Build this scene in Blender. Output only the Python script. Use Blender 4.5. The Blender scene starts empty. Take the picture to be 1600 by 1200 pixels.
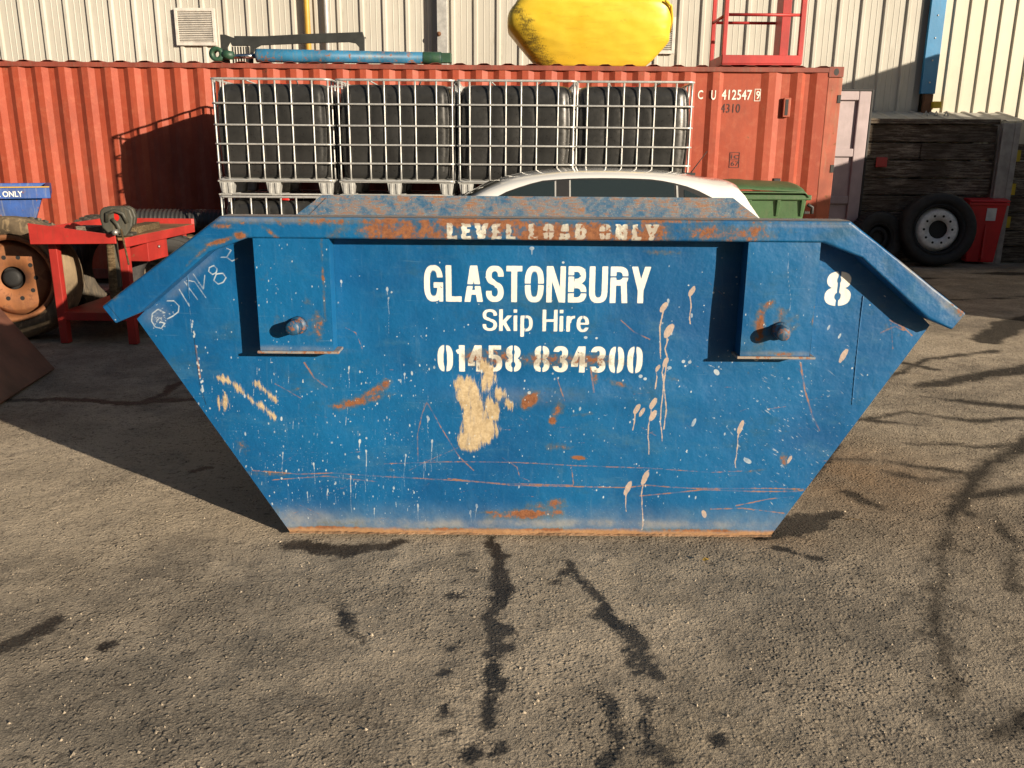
import bpy, bmesh, math, random
import numpy as np
from math import sin, cos, pi, radians, sqrt, tan
from mathutils import Vector, Matrix

# ------------------------------------------------------------------ camera, sky, sun, exposure
SC = bpy.context.scene
COL = SC.collection
F, PITCH, ROLL, EYE = 1340.0, 15.0, 0.45, 1.6
cam_d = bpy.data.cameras.new('camera'); cam = bpy.data.objects.new('camera', cam_d); COL.objects.link(cam)
cam_d.sensor_width = 36.0; cam_d.lens = 36.0 * F / 1600.0; cam_d.clip_end = 500; cam_d.clip_start = 0.05
cam.matrix_world = Matrix.Translation((0, 0, EYE)) @ Matrix.Rotation(radians(90 - PITCH), 4, 'X') @ Matrix.Rotation(radians(ROLL), 4, 'Z')
SC.camera = cam
SUN_AZ, SUN_EL = radians(49.0), radians(13.5)      # light travels towards (-sin, cos) on the ground
SUN_STRENGTH, SKY_STRENGTH = 5.0, 0.05
sd = bpy.data.lights.new('sun', 'SUN'); sd.energy = SUN_STRENGTH; sd.angle = radians(0.5); sd.color = (1.0, 0.855, 0.67)
sun = bpy.data.objects.new('sun', sd); COL.objects.link(sun)
sdir = Vector((-sin(SUN_AZ) * cos(SUN_EL), cos(SUN_AZ) * cos(SUN_EL), -sin(SUN_EL)))
sun.rotation_euler = sdir.to_track_quat('-Z', 'Y').to_euler(); sun.location = (12, -12, 9)
wd = bpy.data.worlds.new('World'); SC.world = wd; wd.use_nodes = True
wn = wd.node_tree; wn.nodes.clear()
sky = wn.nodes.new('ShaderNodeTexSky'); sky.sky_type = 'NISHITA'; sky.sun_disc = False
sky.sun_elevation = SUN_EL; sky.sun_rotation = pi - SUN_AZ; sky.air_density = 1.0; sky.dust_density = 1.2
bg = wn.nodes.new('ShaderNodeBackground'); bg.inputs['Strength'].default_value = SKY_STRENGTH
wo = wn.nodes.new('ShaderNodeOutputWorld')
wn.links.new(sky.outputs[0], bg.inputs[0]); wn.links.new(bg.outputs[0], wo.inputs[0])
SC.view_settings.view_transform = 'Standard'; SC.view_settings.look = 'None'
SC.view_settings.exposure = 0.72; SC.view_settings.gamma = 1.0

# ------------------------------------------------------------------ pixel of the photograph -> point on a real plane
_a, _r = radians(90 - PITCH), radians(ROLL)
_R = np.array([[1, 0, 0], [0, cos(_a), -sin(_a)], [0, sin(_a), cos(_a)]]) @ np.array([[cos(_r), -sin(_r), 0], [sin(_r), cos(_r), 0], [0, 0, 1]])
def onY(x, y, Y):
    d = _R @ np.array([(x - 800) / F, (600 - y) / F, -1.]); return np.array([0, 0, EYE]) + d * (Y / d[1])
def onZ(x, y, Z):
    d = _R @ np.array([(x - 800) / F, (600 - y) / F, -1.]); return np.array([0, 0, EYE]) + d * ((Z - EYE) / d[2])

# ------------------------------------------------------------------ node helpers
class NT:
    def __init__(s, name):
        s.m = bpy.data.materials.new(name); s.m.use_nodes = True; s.t = s.m.node_tree; s.t.nodes.clear()
        s.out = s.t.nodes.new('ShaderNodeOutputMaterial'); s.b = s.t.nodes.new('ShaderNodeBsdfPrincipled')
        s.t.links.new(s.b.outputs[0], s.out.inputs[0]); s._co = None
    def put(s, sock, v):
        if isinstance(v, bpy.types.NodeSocket): s.t.links.new(v, sock)
        elif isinstance(v, (tuple, list)):
            sock.default_value = tuple(v) + (1,) if len(v) == 3 and len(sock.default_value) == 4 else tuple(v)
        else: sock.default_value = v
    def co(s):
        if not s._co: s._co = s.t.nodes.new('ShaderNodeTexCoord').outputs['Object']
        return s._co
    def mapped(s, scale=(1, 1, 1), rot=(0, 0, 0), co=None, loc=(0, 0, 0)):
        n = s.t.nodes.new('ShaderNodeMapping'); n.inputs['Scale'].default_value = scale; n.inputs['Rotation'].default_value = rot
        n.inputs['Location'].default_value = loc
        s.put(n.inputs[0], co or s.co()); return n.outputs[0]
    def noise(s, scale, detail=5, rough=0.55, co=None, dist=0.0, col=False):
        n = s.t.nodes.new('ShaderNodeTexNoise'); n.inputs['Scale'].default_value = scale; n.inputs['Detail'].default_value = detail
        n.inputs['Roughness'].default_value = rough; n.inputs['Distortion'].default_value = dist
        s.put(n.inputs['Vector'], co or s.co()); return n.outputs[1 if col else 0]
    def voro(s, scale, co=None, feature='F1', out='Distance', rand=1.0):
        n = s.t.nodes.new('ShaderNodeTexVoronoi'); n.feature = feature; n.inputs['Scale'].default_value = scale
        n.inputs['Randomness'].default_value = rand
        s.put(n.inputs['Vector'], co or s.co()); return n.outputs[out]
    def mth(s, op, a, b=0.0):
        n = s.t.nodes.new('ShaderNodeMath'); n.operation = op; s.put(n.inputs[0], a); s.put(n.inputs[1], b); return n.outputs[0]
    def sm(s, v, lo, hi, a=0.0, b=1.0):
        n = s.t.nodes.new('ShaderNodeMapRange'); n.interpolation_type = 'SMOOTHSTEP'; s.put(n.inputs[0], v)
        for i, q in enumerate((lo, hi, a, b)): n.inputs[i + 1].default_value = q
        return n.outputs[0]
    def mix(s, f, a, b):
        n = s.t.nodes.new('ShaderNodeMix'); n.data_type = 'RGBA'; s.put(n.inputs[0], f); s.put(n.inputs[6], a); s.put(n.inputs[7], b); return n.outputs[2]
    def attr(s, name):
        n = s.t.nodes.new('ShaderNodeAttribute'); n.attribute_name = name
        q = s.t.nodes.new('ShaderNodeSeparateXYZ'); s.t.links.new(n.outputs['Vector'], q.inputs[0])
        return q.outputs[0], q.outputs[1], q.outputs[2], n.outputs['Alpha']
    def xyz(s, co=None):
        q = s.t.nodes.new('ShaderNodeSeparateXYZ'); s.put(q.inputs[0], co or s.co()); return q.outputs
    def bump(s, h, strength=0.5, dist=0.01, normal=None):
        n = s.t.nodes.new('ShaderNodeBump'); n.inputs['Strength'].default_value = strength; n.inputs['Distance'].default_value = dist
        s.put(n.inputs['Height'], h)
        if normal is not None: s.put(n.inputs['Normal'], normal)
        return n.outputs[0]
    def fin(s, col, rough=0.6, metal=0.0, normal=None, spec=0.5, coat=0.0):
        s.put(s.b.inputs['Base Color'], col); s.put(s.b.inputs['Roughness'], rough); s.put(s.b.inputs['Metallic'], metal)
        s.b.inputs['Specular IOR Level'].default_value = spec; s.b.inputs['Coat Weight'].default_value = coat
        s.b.inputs['Coat Roughness'].default_value = 0.06
        if normal is not None: s.put(s.b.inputs['Normal'], normal)
        return s.m

RUST1, RUST2 = (0.14, 0.052, 0.024), (0.25, 0.103, 0.046)
def paint_mat(name, c, rust=0.5, rough=0.45, var=0.12, dirt=0.25, dirtc=(0.16, 0.12, 0.08), metal=0.0, scale=1.0, coat=0.0):
    """weathered painted metal or plastic: colour drift, dirt, rust spots, fine dents. rust 0..1"""
    n = NT(name)
    nz = n.noise(3.1 * scale, 6, .6); fine = n.noise(38 * scale, 6, .7); mid = n.noise(11 * scale, 8, .68)
    dk = tuple(max(0, q * (1 - var * 2)) for q in c); lt = tuple(min(1, q * (1 + var)) for q in c)
    col = n.mix(n.sm(nz, .3, .7), dk, lt)
    streak = n.noise(7 * scale, 5, .6, n.mapped((5, 5, .5)))
    col = n.mix(n.mth('MULTIPLY', n.sm(streak, .48, .75), dirt), col, dirtc)
    if rust > 0:
        rf = n.sm(n.mth('ADD', n.mth('MULTIPLY', mid, .7), n.mth('MULTIPLY', fine, .3)), .70 - .22 * rust, .745 - .22 * rust)
        rc = n.mix(fine, RUST1, RUST2)
        col = n.mix(rf, col, rc); rg = n.sm(rf, 0, 1, rough, .85)
    else: rg = n.sm(fine, .2, .8, max(0.02, rough - .06), rough + .1)
    return n.fin(col, rg, metal, n.bump(n.mth('ADD', mid, n.mth('MULTIPLY', fine, .4)), .25, .006), coat=coat)

def plain_mat(name, c, rough=0.5, metal=0.0, var=.15, sc=8, bump=.15, coat=0.0, bd=.004):
    n = NT(name); nz = n.noise(sc, 6, .6); f = n.noise(sc * 8, 4, .6)
    col = n.mix(n.sm(nz, .3, .7), tuple(q * (1 - var) for q in c), tuple(min(1, q * (1 + var)) for q in c))
    return n.fin(col, n.sm(f, .25, .75, max(.02, rough - .07), rough + .07), metal, n.bump(n.mth('ADD', nz, n.mth('MULTIPLY', f, .3)), bump, bd), coat=coat)

# ------------------------------------------------------------------ skip paint driven by mark fields laid over the plates
def skip_paint():
    n = NT('skip_blue_paint')
    let, spot, mud, rust = n.attr('mark_a'); pink, scr, dust_glint, dark = n.attr('mark_b')
    big = n.noise(1.7, 6, .6); mid = n.noise(9, 9, .68); fine = n.noise(55, 6, .7); vf = n.noise(190, 3, .6)
    col = n.mix(n.sm(big, .3, .7), (0.003, 0.068, 0.198), (0.0045, 0.106, 0.268))
    chal = n.noise(6, 7, .7, n.mapped((2.2, 1, .8)))
    col = n.mix(n.sm(chal, .5, .8, 0, .12), col, (0.10, 0.22, 0.32))
    for k_, (an_, sc_) in enumerate(((14, 30), (-52, 26), (78, 34))):
        hl_ = n.noise(sc_, 5, .72, n.mapped((.12, 1, 3.2), (0, radians(an_), 0), loc=(k_ * 3.1, 0, k_)))
        col = n.mix(n.sm(hl_, .65, .72, 0, .24), col, (0.14, 0.27, 0.36))
    scf = n.noise(4.5, 8, .72, n.mapped((.7, 1, 1.9), (0, radians(20), 0)))
    col = n.mix(n.sm(scf, .52, .72, 0, .38), col, (0.055, 0.155, 0.24))
    gr = n.noise(2.6, 7, .7, n.mapped((1, 1, 1.6), loc=(3, 0, 7)))
    col = n.mix(n.sm(gr, .56, .70, 0, .35), col, (0.03, 0.075, 0.085))
    # thin vertical wash marks and greenish film
    st = n.noise(16, 5, .65, n.mapped((3.5, 1, .35)))
    col = n.mix(n.sm(st, .56, .78, 0, .16), col, (0.13, 0.23, 0.30))
    # pale fine speckle, heavier low down
    z = n.xyz()[2]
    low = n.sm(z, .85, .12, .0, 1.)
    sp = n.voro(120, n.mapped((1, 1, .55)))
    spn = n.noise(7, 4, .6)
    spf = n.mth('MULTIPLY', n.sm(sp, .13, .06), n.mth('MULTIPLY', n.sm(spn, .40, .62), n.sm(low, 0, 1, .15, .85)))
    col = n.mix(spf, col, (0.36, 0.45, 0.48))
    # dusty film near the base and where marked, plus a painted rim-edge highlight
    db = n.mth('MULTIPLY', n.sm(z, .17, .02), n.sm(mid, .3, .7, .25, .85))
    col = n.mix(n.mth('MULTIPLY', db, .6), col, (0.24, 0.27, 0.26))
    col = n.mix(n.mth('MULTIPLY', dust_glint, n.sm(mid, .35, .65, .3, 1.)), col, (0.33, 0.29, 0.23))
    # painted lettering
    lf = n.sm(n.mth('ADD', let, n.mth('MULTIPLY', n.mth('SUBTRACT', fine, .5), .0035)), -.0012, .0022)
    flake = n.sm(n.mth('ADD', fine, n.mth('MULTIPLY', rust, .12)), .645, .70)
    lf = n.mth('MULTIPLY', lf, n.sm(flake, 0, 1, 1, .1))
    col = n.mix(n.mth('MINIMUM', lf, .97), col, (0.80, 0.77, 0.68))
    # rust
    rv = n.mth('ADD', n.mth('ADD', n.mth('MULTIPLY', mid, .65), n.mth('MULTIPLY', fine, .35)), n.mth('MULTIPLY', rust, .40))
    rf = n.sm(rv, .70, .775)
    rf = n.mth('MULTIPLY', rf, n.sm(lf, 0, 1, 1, .3))
    rcol = n.mix(n.sm(fine, .3, .7), RUST1, RUST2)
    col = n.mix(n.mth('MULTIPLY', n.sm(rv, .60, .72), .5), col, (0.085, 0.10, 0.075))
    col = n.mix(rf, col, rcol)
    edge = n.mth('MULTIPLY', n.sm(n.mth('ADD', z, n.mth('MULTIPLY', n.mth('SUBTRACT', mid, .5), .05)), .032, .012), n.sm(fine, .2, .4, .7, 1.))
    col = n.mix(edge, col, n.mix(fine, (0.20, 0.095, 0.045), (0.42, 0.26, 0.14)))
    # scratches, welds, mud and splashes
    col = n.mix(n.mth('MULTIPLY', n.sm(n.mth('ADD', scr, n.mth('MULTIPLY', n.mth('SUBTRACT', fine, .5), .009)), -.0003, .0015), n.sm(mid, .38, .58, .10, .85)), col, (0.29, 0.145, 0.075))
    col = n.mix(n.mth('MULTIPLY', n.sm(dark, -.0005, .0015), .8), col, (0.012, 0.02, 0.03))
    brush = n.noise(24, 7, .75, n.mapped((2.6, 1, .38), (0, radians(-24), 0)))
    mf = n.sm(n.mth('ADD', mud, n.mth('MULTIPLY', n.mth('SUBTRACT', brush, .50), .10)), -.005, .010)
    col = n.mix(n.mth('MULTIPLY', mf, n.sm(brush, .30, .5, .6, 1.0)), col, n.mix(n.sm(fine, .3, .7), (0.33, 0.25, 0.145), (0.50, 0.40, 0.25)))
    col = n.mix(n.mth('MULTIPLY', n.sm(n.mth('ADD', pink, n.mth('MULTIPLY', n.mth('SUBTRACT', fine, .5), .008)), -.0004, .0012), n.sm(fine, .3, .6, .75, .97)), col, (0.42, 0.33, 0.27))
    col = n.mix(n.mth('MULTIPLY', n.sm(n.mth('ADD', spot, n.mth('MULTIPLY', n.mth('SUBTRACT', vf, .5), .0015)), -.0001, .0013), n.sm(mid, .3, .65, .25, .85)), col, (0.50, 0.56, 0.58))
    h = n.mth('ADD', n.mth('ADD', n.mth('MULTIPLY', big, 6), n.mth('MULTIPLY', mid, .35)), n.mth('MULTIPLY', rf, -.25))
    h = n.mth('ADD', h, n.mth('MULTIPLY', mf, .3))
    nrm = n.bump(h, .35, .012)
    nrm = n.bump(n.mth('ADD', n.mth('MULTIPLY', fine, rf), n.mth('MULTIPLY', scr, 0)), .5, .003, nrm)
    rough = n.mth('MAXIMUM', n.sm(rf, 0, 1, .42, .85), n.sm(mf, 0, 1, .4, .8))
    return n.fin(col, rough, 0.0, nrm, spec=.35)

def skip_worn():
    """inside and far plates: blue paint scoured off by loads"""
    n = NT('skip_scoured_paint')
    mid = n.noise(11, 9, .74); fine = n.noise(60, 6, .7); st = n.noise(34, 6, .7, n.mapped((.5, 1, 3), (0, radians(35), 0)))
    col = n.mix(n.sm(mid, .35, .6), (0.025, 0.095, 0.19), (0.15, 0.19, 0.22))
    rf = n.sm(n.mth('ADD', n.mth('MULTIPLY', mid, .5), n.mth('MULTIPLY', st, .5)), .475, .60)
    col = n.mix(rf, col, n.mix(fine, RUST1, (0.34, 0.19, 0.11)))
    col = n.mix(n.sm(n.voro(70), .14, .07, 0, .7), col, (0.55, 0.5, 0.42))
    return n.fin(col, .6, 0.0, n.bump(n.mth('ADD', mid, n.mth('MULTIPLY', fine, .3)), .5, .008), spec=.3)

M = {}
M['dirtstrip'] = paint_mat('caked_bottom_edge', (0.23, 0.135, 0.075), .45, .9, .25, .3, (0.38, 0.27, 0.16), scale=2)
M['pinblue'] = paint_mat('weld_paint', (0.006, 0.095, 0.24), .35, .5, .1, .2, (0.3, 0.35, 0.38), scale=2)
M['pin'] = paint_mat('lifting_pin_paint', (0.008, 0.07, 0.15), .85, .5, .15, .5, (0.25, 0.17, 0.12), scale=3)
M['skip'] = skip_paint(); M['worn'] = skip_worn()
M['rust'] = paint_mat('rusty_steel', (0.17, 0.075, 0.035), .55, .8, .3, .3)
def rim_top_mat():
    n = NT('rim_top_grime'); mid = n.noise(10, 8, .7, n.mapped((.5, 3, 3))); f = n.noise(60, 6, .7)
    col = n.mix(n.sm(mid, .4, .6), (0.30, 0.24, 0.19), (0.15, 0.20, 0.24)); col = n.mix(n.sm(f, .5, .62), col, RUST2)
    return n.fin(col, .7, 0, n.bump(f, .3, .003))
M['rimtop'] = rim_top_mat()
def container_mat():
    n = NT('container_red_paint'); big = n.noise(.9, 5, .6); mid = n.noise(9, 8, .68); fine = n.noise(50, 6, .7)
    st = n.noise(5, 6, .65, n.mapped((6, 6, .35)))
    col = n.mix(n.sm(big, .3, .7), (0.29, 0.051, 0.025), (0.36, 0.072, 0.036))
    col = n.mix(n.sm(st, .46, .75, 0, .4), col, (0.22, 0.05, 0.032))
    col = n.mix(n.sm(mid, .46, .7, 0, .4), col, (0.42, 0.125, 0.07))
    dn = n.noise(1.6, 7, .7, n.mapped((1, 1, .6), loc=(2, 0, 0)))
    col = n.mix(n.sm(dn, .52, .7, 0, .4), col, (0.17, 0.045, 0.03))
    z = n.xyz()[2]
    rf = n.sm(n.mth('ADD', mid, n.sm(z, 2.45, 2.6, 0, .1)), .66, .70)
    col = n.mix(rf, col, n.mix(fine, RUST1, (0.2, 0.09, 0.05)))
    return n.fin(col, .55, 0, n.bump(n.mth('ADD', mid, n.mth('MULTIPLY', fine, .3)), .3, .006), spec=.3)
M['cont'] = container_mat()
M['rail'] = paint_mat('container_rail', (0.24, 0.052, 0.032), .42, .65, .2, .4)
M['post'] = paint_mat('container_post', (0.36, 0.085, 0.045), .5, .65, .15, .5, (0.3, 0.17, 0.1))
M['doorpink'] = paint_mat('door_primer', (0.44, 0.36, 0.37), .18, .6, .08, .35, (0.3, 0.25, 0.22))
M['black_line'] = plain_mat('black_rubber_seal', (0.015, 0.015, 0.015), .6)
M['galv'] = plain_mat('galvanised_steel', (0.56, 0.56, 0.54), .42, .55, .12, 20, .1)
M['galv2'] = plain_mat('galvanised_pallet', (0.44, 0.44, 0.42), .5, .35, .15, 12, .2)
M['tank'] = plain_mat('black_polyethylene', (0.024, 0.024, 0.023), .33, 0, .25, 3, .15, bd=.012)
M['redcap'] = plain_mat('red_cap_plastic', (0.55, 0.02, 0.015), .4)
def cladding():
    n = NT('cream_cladding'); big = n.noise(.7, 5, .6); st = n.noise(3, 6, .65, n.mapped((7, 7, .3))); f = n.noise(30, 5, .6)
    col = n.mix(n.sm(big, .3, .7), (0.43, 0.415, 0.365), (0.50, 0.485, 0.43)); col = n.mix(n.sm(st, .45, .8, 0, .4), col, (0.30, 0.275, 0.22))
    sp = n.noise(2.2, 8, .7, n.mapped((3, 3, .6))); col = n.mix(n.sm(sp, .56, .70, 0, .35), col, (0.25, 0.22, 0.17))
    return n.fin(col, .45, 0, n.bump(f, .1, .003), spec=.3)
M['clad'] = cladding()
M['clad_y'] = plain_mat('yellowish_cladding', (0.53, 0.49, 0.385), .45, 0, .05, 1.5, .08)
M['trim'] = paint_mat('blue_trim_paint', (0.02, 0.20, 0.42), .12, .4, .06, .1)
M['louvre'] = plain_mat('louvre_aluminium', (0.60, 0.57, 0.52), .5, .1)
M['louvre_dark'] = plain_mat('louvre_recess', (0.12, 0.10, 0.085), .7)
M['yellow_pipe'] = paint_mat('yellow_pipe_paint', (0.50, 0.30, 0.04), .35, .5, .1, .3)
M['grey_pipe'] = plain_mat('grey_conduit', (0.38, 0.38, 0.38), .5, .2, .2)
M['tyre'] = plain_mat('tyre_rubber', (0.022, 0.021, 0.020), .72, 0, .3, 10, .4)
M['tyre_dusty'] = paint_mat('dusty_tyre_rubber', (0.085, 0.072, 0.055), 0, .9, .3, .7, (0.20, 0.15, 0.095))
M['tyre_mud'] = paint_mat('muddy_tyre_rubber', (0.17, 0.125, 0.075), 0, .9, .35, .9, (0.30, 0.215, 0.12))
M['alloy'] = plain_mat('steel_rim', (0.66, 0.66, 0.64), .5, .1, .15, 20)
M['rim_dark'] = plain_mat('dark_rim', (0.010, 0.010, 0.010), .7)
M['orange_rim'] = paint_mat('orange_rim_paint', (0.27, 0.105, 0.040), .85, .7, .2, .4, (0.3, 0.15, 0.06))
M['bin_red'] = plain_mat('red_bin_plastic', (0.62, 0.02, 0.024), .42, 0, .1, 4)
M['bin_green'] = paint_mat('green_bin_plastic', (0.055, 0.12, 0.048), 0, .45, .1, .35, (0.12, 0.13, 0.07))
M['label'] = plain_mat('paper_label', (0.7, 0.68, 0.64), .6)
M['bench'] = paint_mat('bench_red_paint', (0.38, 0.028, 0.022), .4, .5, .15, .3, (0.12, 0.05, 0.03))
M['bench_top'] = paint_mat('bench_top_steel', (0.20, 0.12, 0.055), .4, .6, .3, .5, (0.30, 0.05, 0.03))
M['vise'] = paint_mat('vise_cast_iron', (0.05, 0.05, 0.038), .4, .6, .2, .4, (0.2, 0.15, 0.08))
M['steel'] = plain_mat('bare_steel_bar', (0.35, 0.33, 0.3), .4, .7)
def wood(name, c1, c2, axis=(0.4, 8, 8)):
    n = NT(name); g = n.noise(6, 8, .7, n.mapped(axis), .6); f = n.noise(40, 6, .7, n.mapped(axis)); big = n.noise(1.2, 3, .5)
    col = n.mix(n.sm(g, .42, .60), c1, c2); col = n.mix(n.sm(f, .52, .6, 0, .8), col, tuple(q * .3 for q in c1))
    col = n.mix(n.sm(big, .4, .62, 0, .65), col, tuple(q * .5 for q in c1))
    return n.fin(col, .85, 0, n.bump(n.mth('ADD', g, f), .7, .015), spec=.2)
M['sleeper'] = wood('weathered_sleeper', (0.085, 0.062, 0.044), (0.36, 0.30, 0.235), (.55, 5, 7))
M['wood'] = wood('scrap_timber', (0.12, 0.08, 0.04), (0.34, 0.25, 0.14))
M['hbeam'] = plain_mat('grey_steel_post', (0.36, 0.33, 0.30), .6, .2, .2)
M['yellow_paint'] = plain_mat('yellow_paint', (0.55, 0.38, 0.02), .6)
M['roof'] = plain_mat('pale_roof_sheet', (0.40, 0.39, 0.35), .6, 0, .15, 4)
M['white'] = plain_mat('white_marking_paint', (0.72, 0.70, 0.62), .6, 0, .15, 40)
M['dark_mark'] = plain_mat('dark_marking_paint', (0.05, 0.02, 0.02), .6)
M['car'] = plain_mat('white_car_paint', (0.74, 0.74, 0.72), .16, 0, .02, 2, .0, coat=1.0)
def glass_mat():
    n = NT('dark_car_glass'); return n.fin((0.018, 0.026, 0.026), .05, 0, None, spec=.8, coat=.3)
M['glass'] = glass_mat()
M['chrome'] = plain_mat('bright_metal', (0.7, 0.7, 0.7), .12, 1)
M['black'] = plain_mat('black_plastic', (0.018, 0.018, 0.018), .5, 0, .1, 12)
M['tail'] = plain_mat('tail_lamp_red', (0.35, 0.01, 0.01), .15, coat=.8)
M['lamp'] = plain_mat('lamp_lens', (0.65, 0.66, 0.68), .1, .3, coat=1)
M['ram'] = paint_mat('ram_blue_paint', (0.02, 0.14, 0.27), .68, .5, .2, .6, (0.16, 0.14, 0.07))
M['ram_green'] = paint_mat('ram_green_paint', (0.03, 0.09, 0.05), .3, .5, .2, .4, (0.03, 0.05, 0.1))
M['guard'] = plain_mat('charcoal_guard', (0.040, 0.042, 0.040), .42, .2, .2, 5, .2)
M['cage_red'] = paint_mat('red_cage_paint', (0.42, 0.03, 0.028), .25, .5, .12, .3, (0.15, 0.05, 0.03))
def yellow_mat():
    n = NT('yellow_moulded_plastic'); big = n.noise(2.2, 6, .6); st = n.noise(5, 8, .72, n.mapped((.7, 1, 2.6), (0, radians(38), 0))); f = n.noise(40, 6, .7, n.mapped((3, 3, .5)))
    x, y, z = n.xyz()[:3]
    col = n.mix(n.sm(big, .3, .7), (0.64, 0.43, 0.028), (0.74, 0.53, 0.05))
    at = n.sm(n.mth('ADD', n.mth('ABSOLUTE', n.mth('ADD', n.mth('ADD', x, .52), n.mth('MULTIPLY', z, .55))), n.mth('MULTIPLY', z, .16)), .30, .04)   # grime low on one flank
    fo = n.mth('ADD', n.mth('MULTIPLY', at, .17), n.mth('ADD', n.mth('MULTIPLY', st, .6), n.mth('MULTIPLY', f, .4)))
    col = n.mix(n.sm(fo, .58, .70, 0, .88), col, (0.085, 0.065, 0.02))
    sc = n.noise(3.2, 9, .75, n.mapped((.8, 1, 4.2), (0, radians(14), 0)))
    col = n.mix(n.sm(sc, .52, .72, 0, .4), col, (0.40, 0.27, 0.03))
    return n.fin(col, .38, 0, n.bump(n.noise(2.4, 2, .4, n.mapped((.7, 1, 1.6), (0, radians(-25), 0))), .8, .05), spec=.4)
M['yellow'] = yellow_mat()
M['bskip'] = paint_mat('second_skip_paint', (0.008, 0.06, 0.26), .55, .5, .2, .35, (0.28, 0.27, 0.20))
M['pipe'] = plain_mat('pipe_plastic', (0.03, 0.028, 0.027), .5)
M['bucket'] = paint_mat('bucket_brown_steel', (0.135, 0.055, 0.036), .45, .55, .25, .5, (0.09, 0.055, 0.035))
M['blocker_grey'] = paint_mat('blocker_grey_paint', (0.25, 0.27, 0.27), .2, .6)

def ground_mat():
    n = NT('yard_asphalt')
    wet, rustd, dusty, crack = n.attr('ground_a')
    big = n.noise(.5, 6, .6); mid = n.noise(3.2, 7, .65); fine = n.noise(34, 6, .7); vf = n.noise(130, 4, .65)
    warp = n.noise(4, 3, .5, col=True)
    wc = n.t.nodes.new('ShaderNodeVectorMath'); wc.operation = 'MULTIPLY_ADD'
    n.t.links.new(warp, wc.inputs[0]); wc.inputs[1].default_value = (.05, .05, .05); n.t.links.new(n.co(), wc.inputs[2]); wco = wc.outputs[0]
    st = n.voro(62, wco); st2 = n.voro(105, wco)
    stc = n.voro(62, wco, out='Color')
    sx = n.t.nodes.new('ShaderNodeSeparateColor'); n.t.links.new(stc, sx.inputs[0]); rnd = sx.outputs[0]
    dty = n.sm(n.mth('ADD', n.mth('ADD', mid, n.mth('MULTIPLY', big, .6)), dusty), 0.60, 1.10)
    col = n.mix(dty, (0.20, 0.170, 0.132), (0.54, 0.45, 0.335))
    stone = n.mix(rnd, (0.10, 0.086, 0.069), (0.42, 0.345, 0.255))
    patch = n.sm(n.mth('ADD', n.noise(2.1, 6, .7), n.mth('MULTIPLY', fine, .3)), .52, .78)        # binder worn off the stones
    col = n.mix(n.mth('MULTIPLY', n.sm(st, .52, .18), n.sm(patch, 0, 1, .12, .55)), col, stone)
    tone = n.noise(.8, 6, .68, n.mapped(loc=(4, 2, 0))); col = n.mix(n.sm(tone, .50, .72, 0, .5), col, (0.25, 0.20, 0.13)); col = n.mix(n.sm(tone, .48, .28, 0, .45), col, (0.125, 0.122, 0.108))
    col = n.mix(n.sm(vf, .40, .66, 0, .6), col, (0.42, 0.355, 0.27))
    col = n.mix(n.sm(fine, .53, .68, 0, .7), col, (0.06, 0.05, 0.04))
    col = n.mix(n.sm(fine, .46, .32, 0, .35), col, (0.50, 0.42, 0.31))
    col = n.mix(n.mth('MULTIPLY', rustd, n.sm(mid, .3, .6, .3, .7)), col, (0.22, 0.12, 0.05))
    wv = n.mth('ADD', wet, n.mth('MULTIPLY', n.mth('SUBTRACT', n.noise(13, 6, .65), .5), .11))
    wv = n.mth('ADD', wv, n.mth('MULTIPLY', n.mth('SUBTRACT', vf, .5), .05))
    wv = n.mth('ADD', wv, n.mth('MULTIPLY', n.mth('SUBTRACT', st, .28), .02))
    wf = n.sm(wv, -.012, .016)
    dampc = n.mix(n.mth('MULTIPLY', wf, n.sm(mid, .3, .65, .80, .96)), col, (0.006, 0.005, 0.0045))
    col = n.mix(n.sm(wv, -.07, .0, 0, .28), col, (0.03, 0.025, 0.02))
    col = dampc
    dv = n.mth('ADD', crack, n.mth('MULTIPLY', n.mth('SUBTRACT', mid, .5), .20)); dv = n.mth('ADD', dv, n.mth('MULTIPLY', n.mth('SUBTRACT', fine, .5), .06))
    col = n.mix(n.sm(dv, -.045, .035, 0, .90), col, (0.022, 0.018, 0.014))
    # worn tarmac: torn, flaky binder between small angular chips
    fl1 = n.noise(42, 6, .72); fl2 = n.noise(115, 3, .65)
    coarse = n.sm(n.noise(1.3, 5, .65), .42, .62)
    chip = n.sm(st, .05, .55, 1, 0)
    h = n.mth('ADD', n.mth('MULTIPLY', fl1, 1.9), n.mth('MULTIPLY', fl2, .7))
    h = n.mth('ADD', h, n.mth('MULTIPLY', n.mth('MULTIPLY', chip, n.sm(rnd, .1, .9, .15, 1.5)), n.sm(coarse, 0, 1, .5, 1.1)))
    h = n.mth('ADD', h, n.mth('MULTIPLY', n.sm(st2, .0, .5, 1, 0), .3))
    h = n.mth('MULTIPLY', h, n.sm(coarse, 0, 1, .7, 1.0))
    nrm = n.bump(h, 1.0, .0135)
    nrm = n.bump(n.mth('ADD', mid, big), .5, .03, nrm)
    rough = n.sm(wf, 0, 1, .92, .45)
    return n.fin(col, rough, 0, nrm, spec=.3)
M['ground'] = ground_mat()

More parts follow.
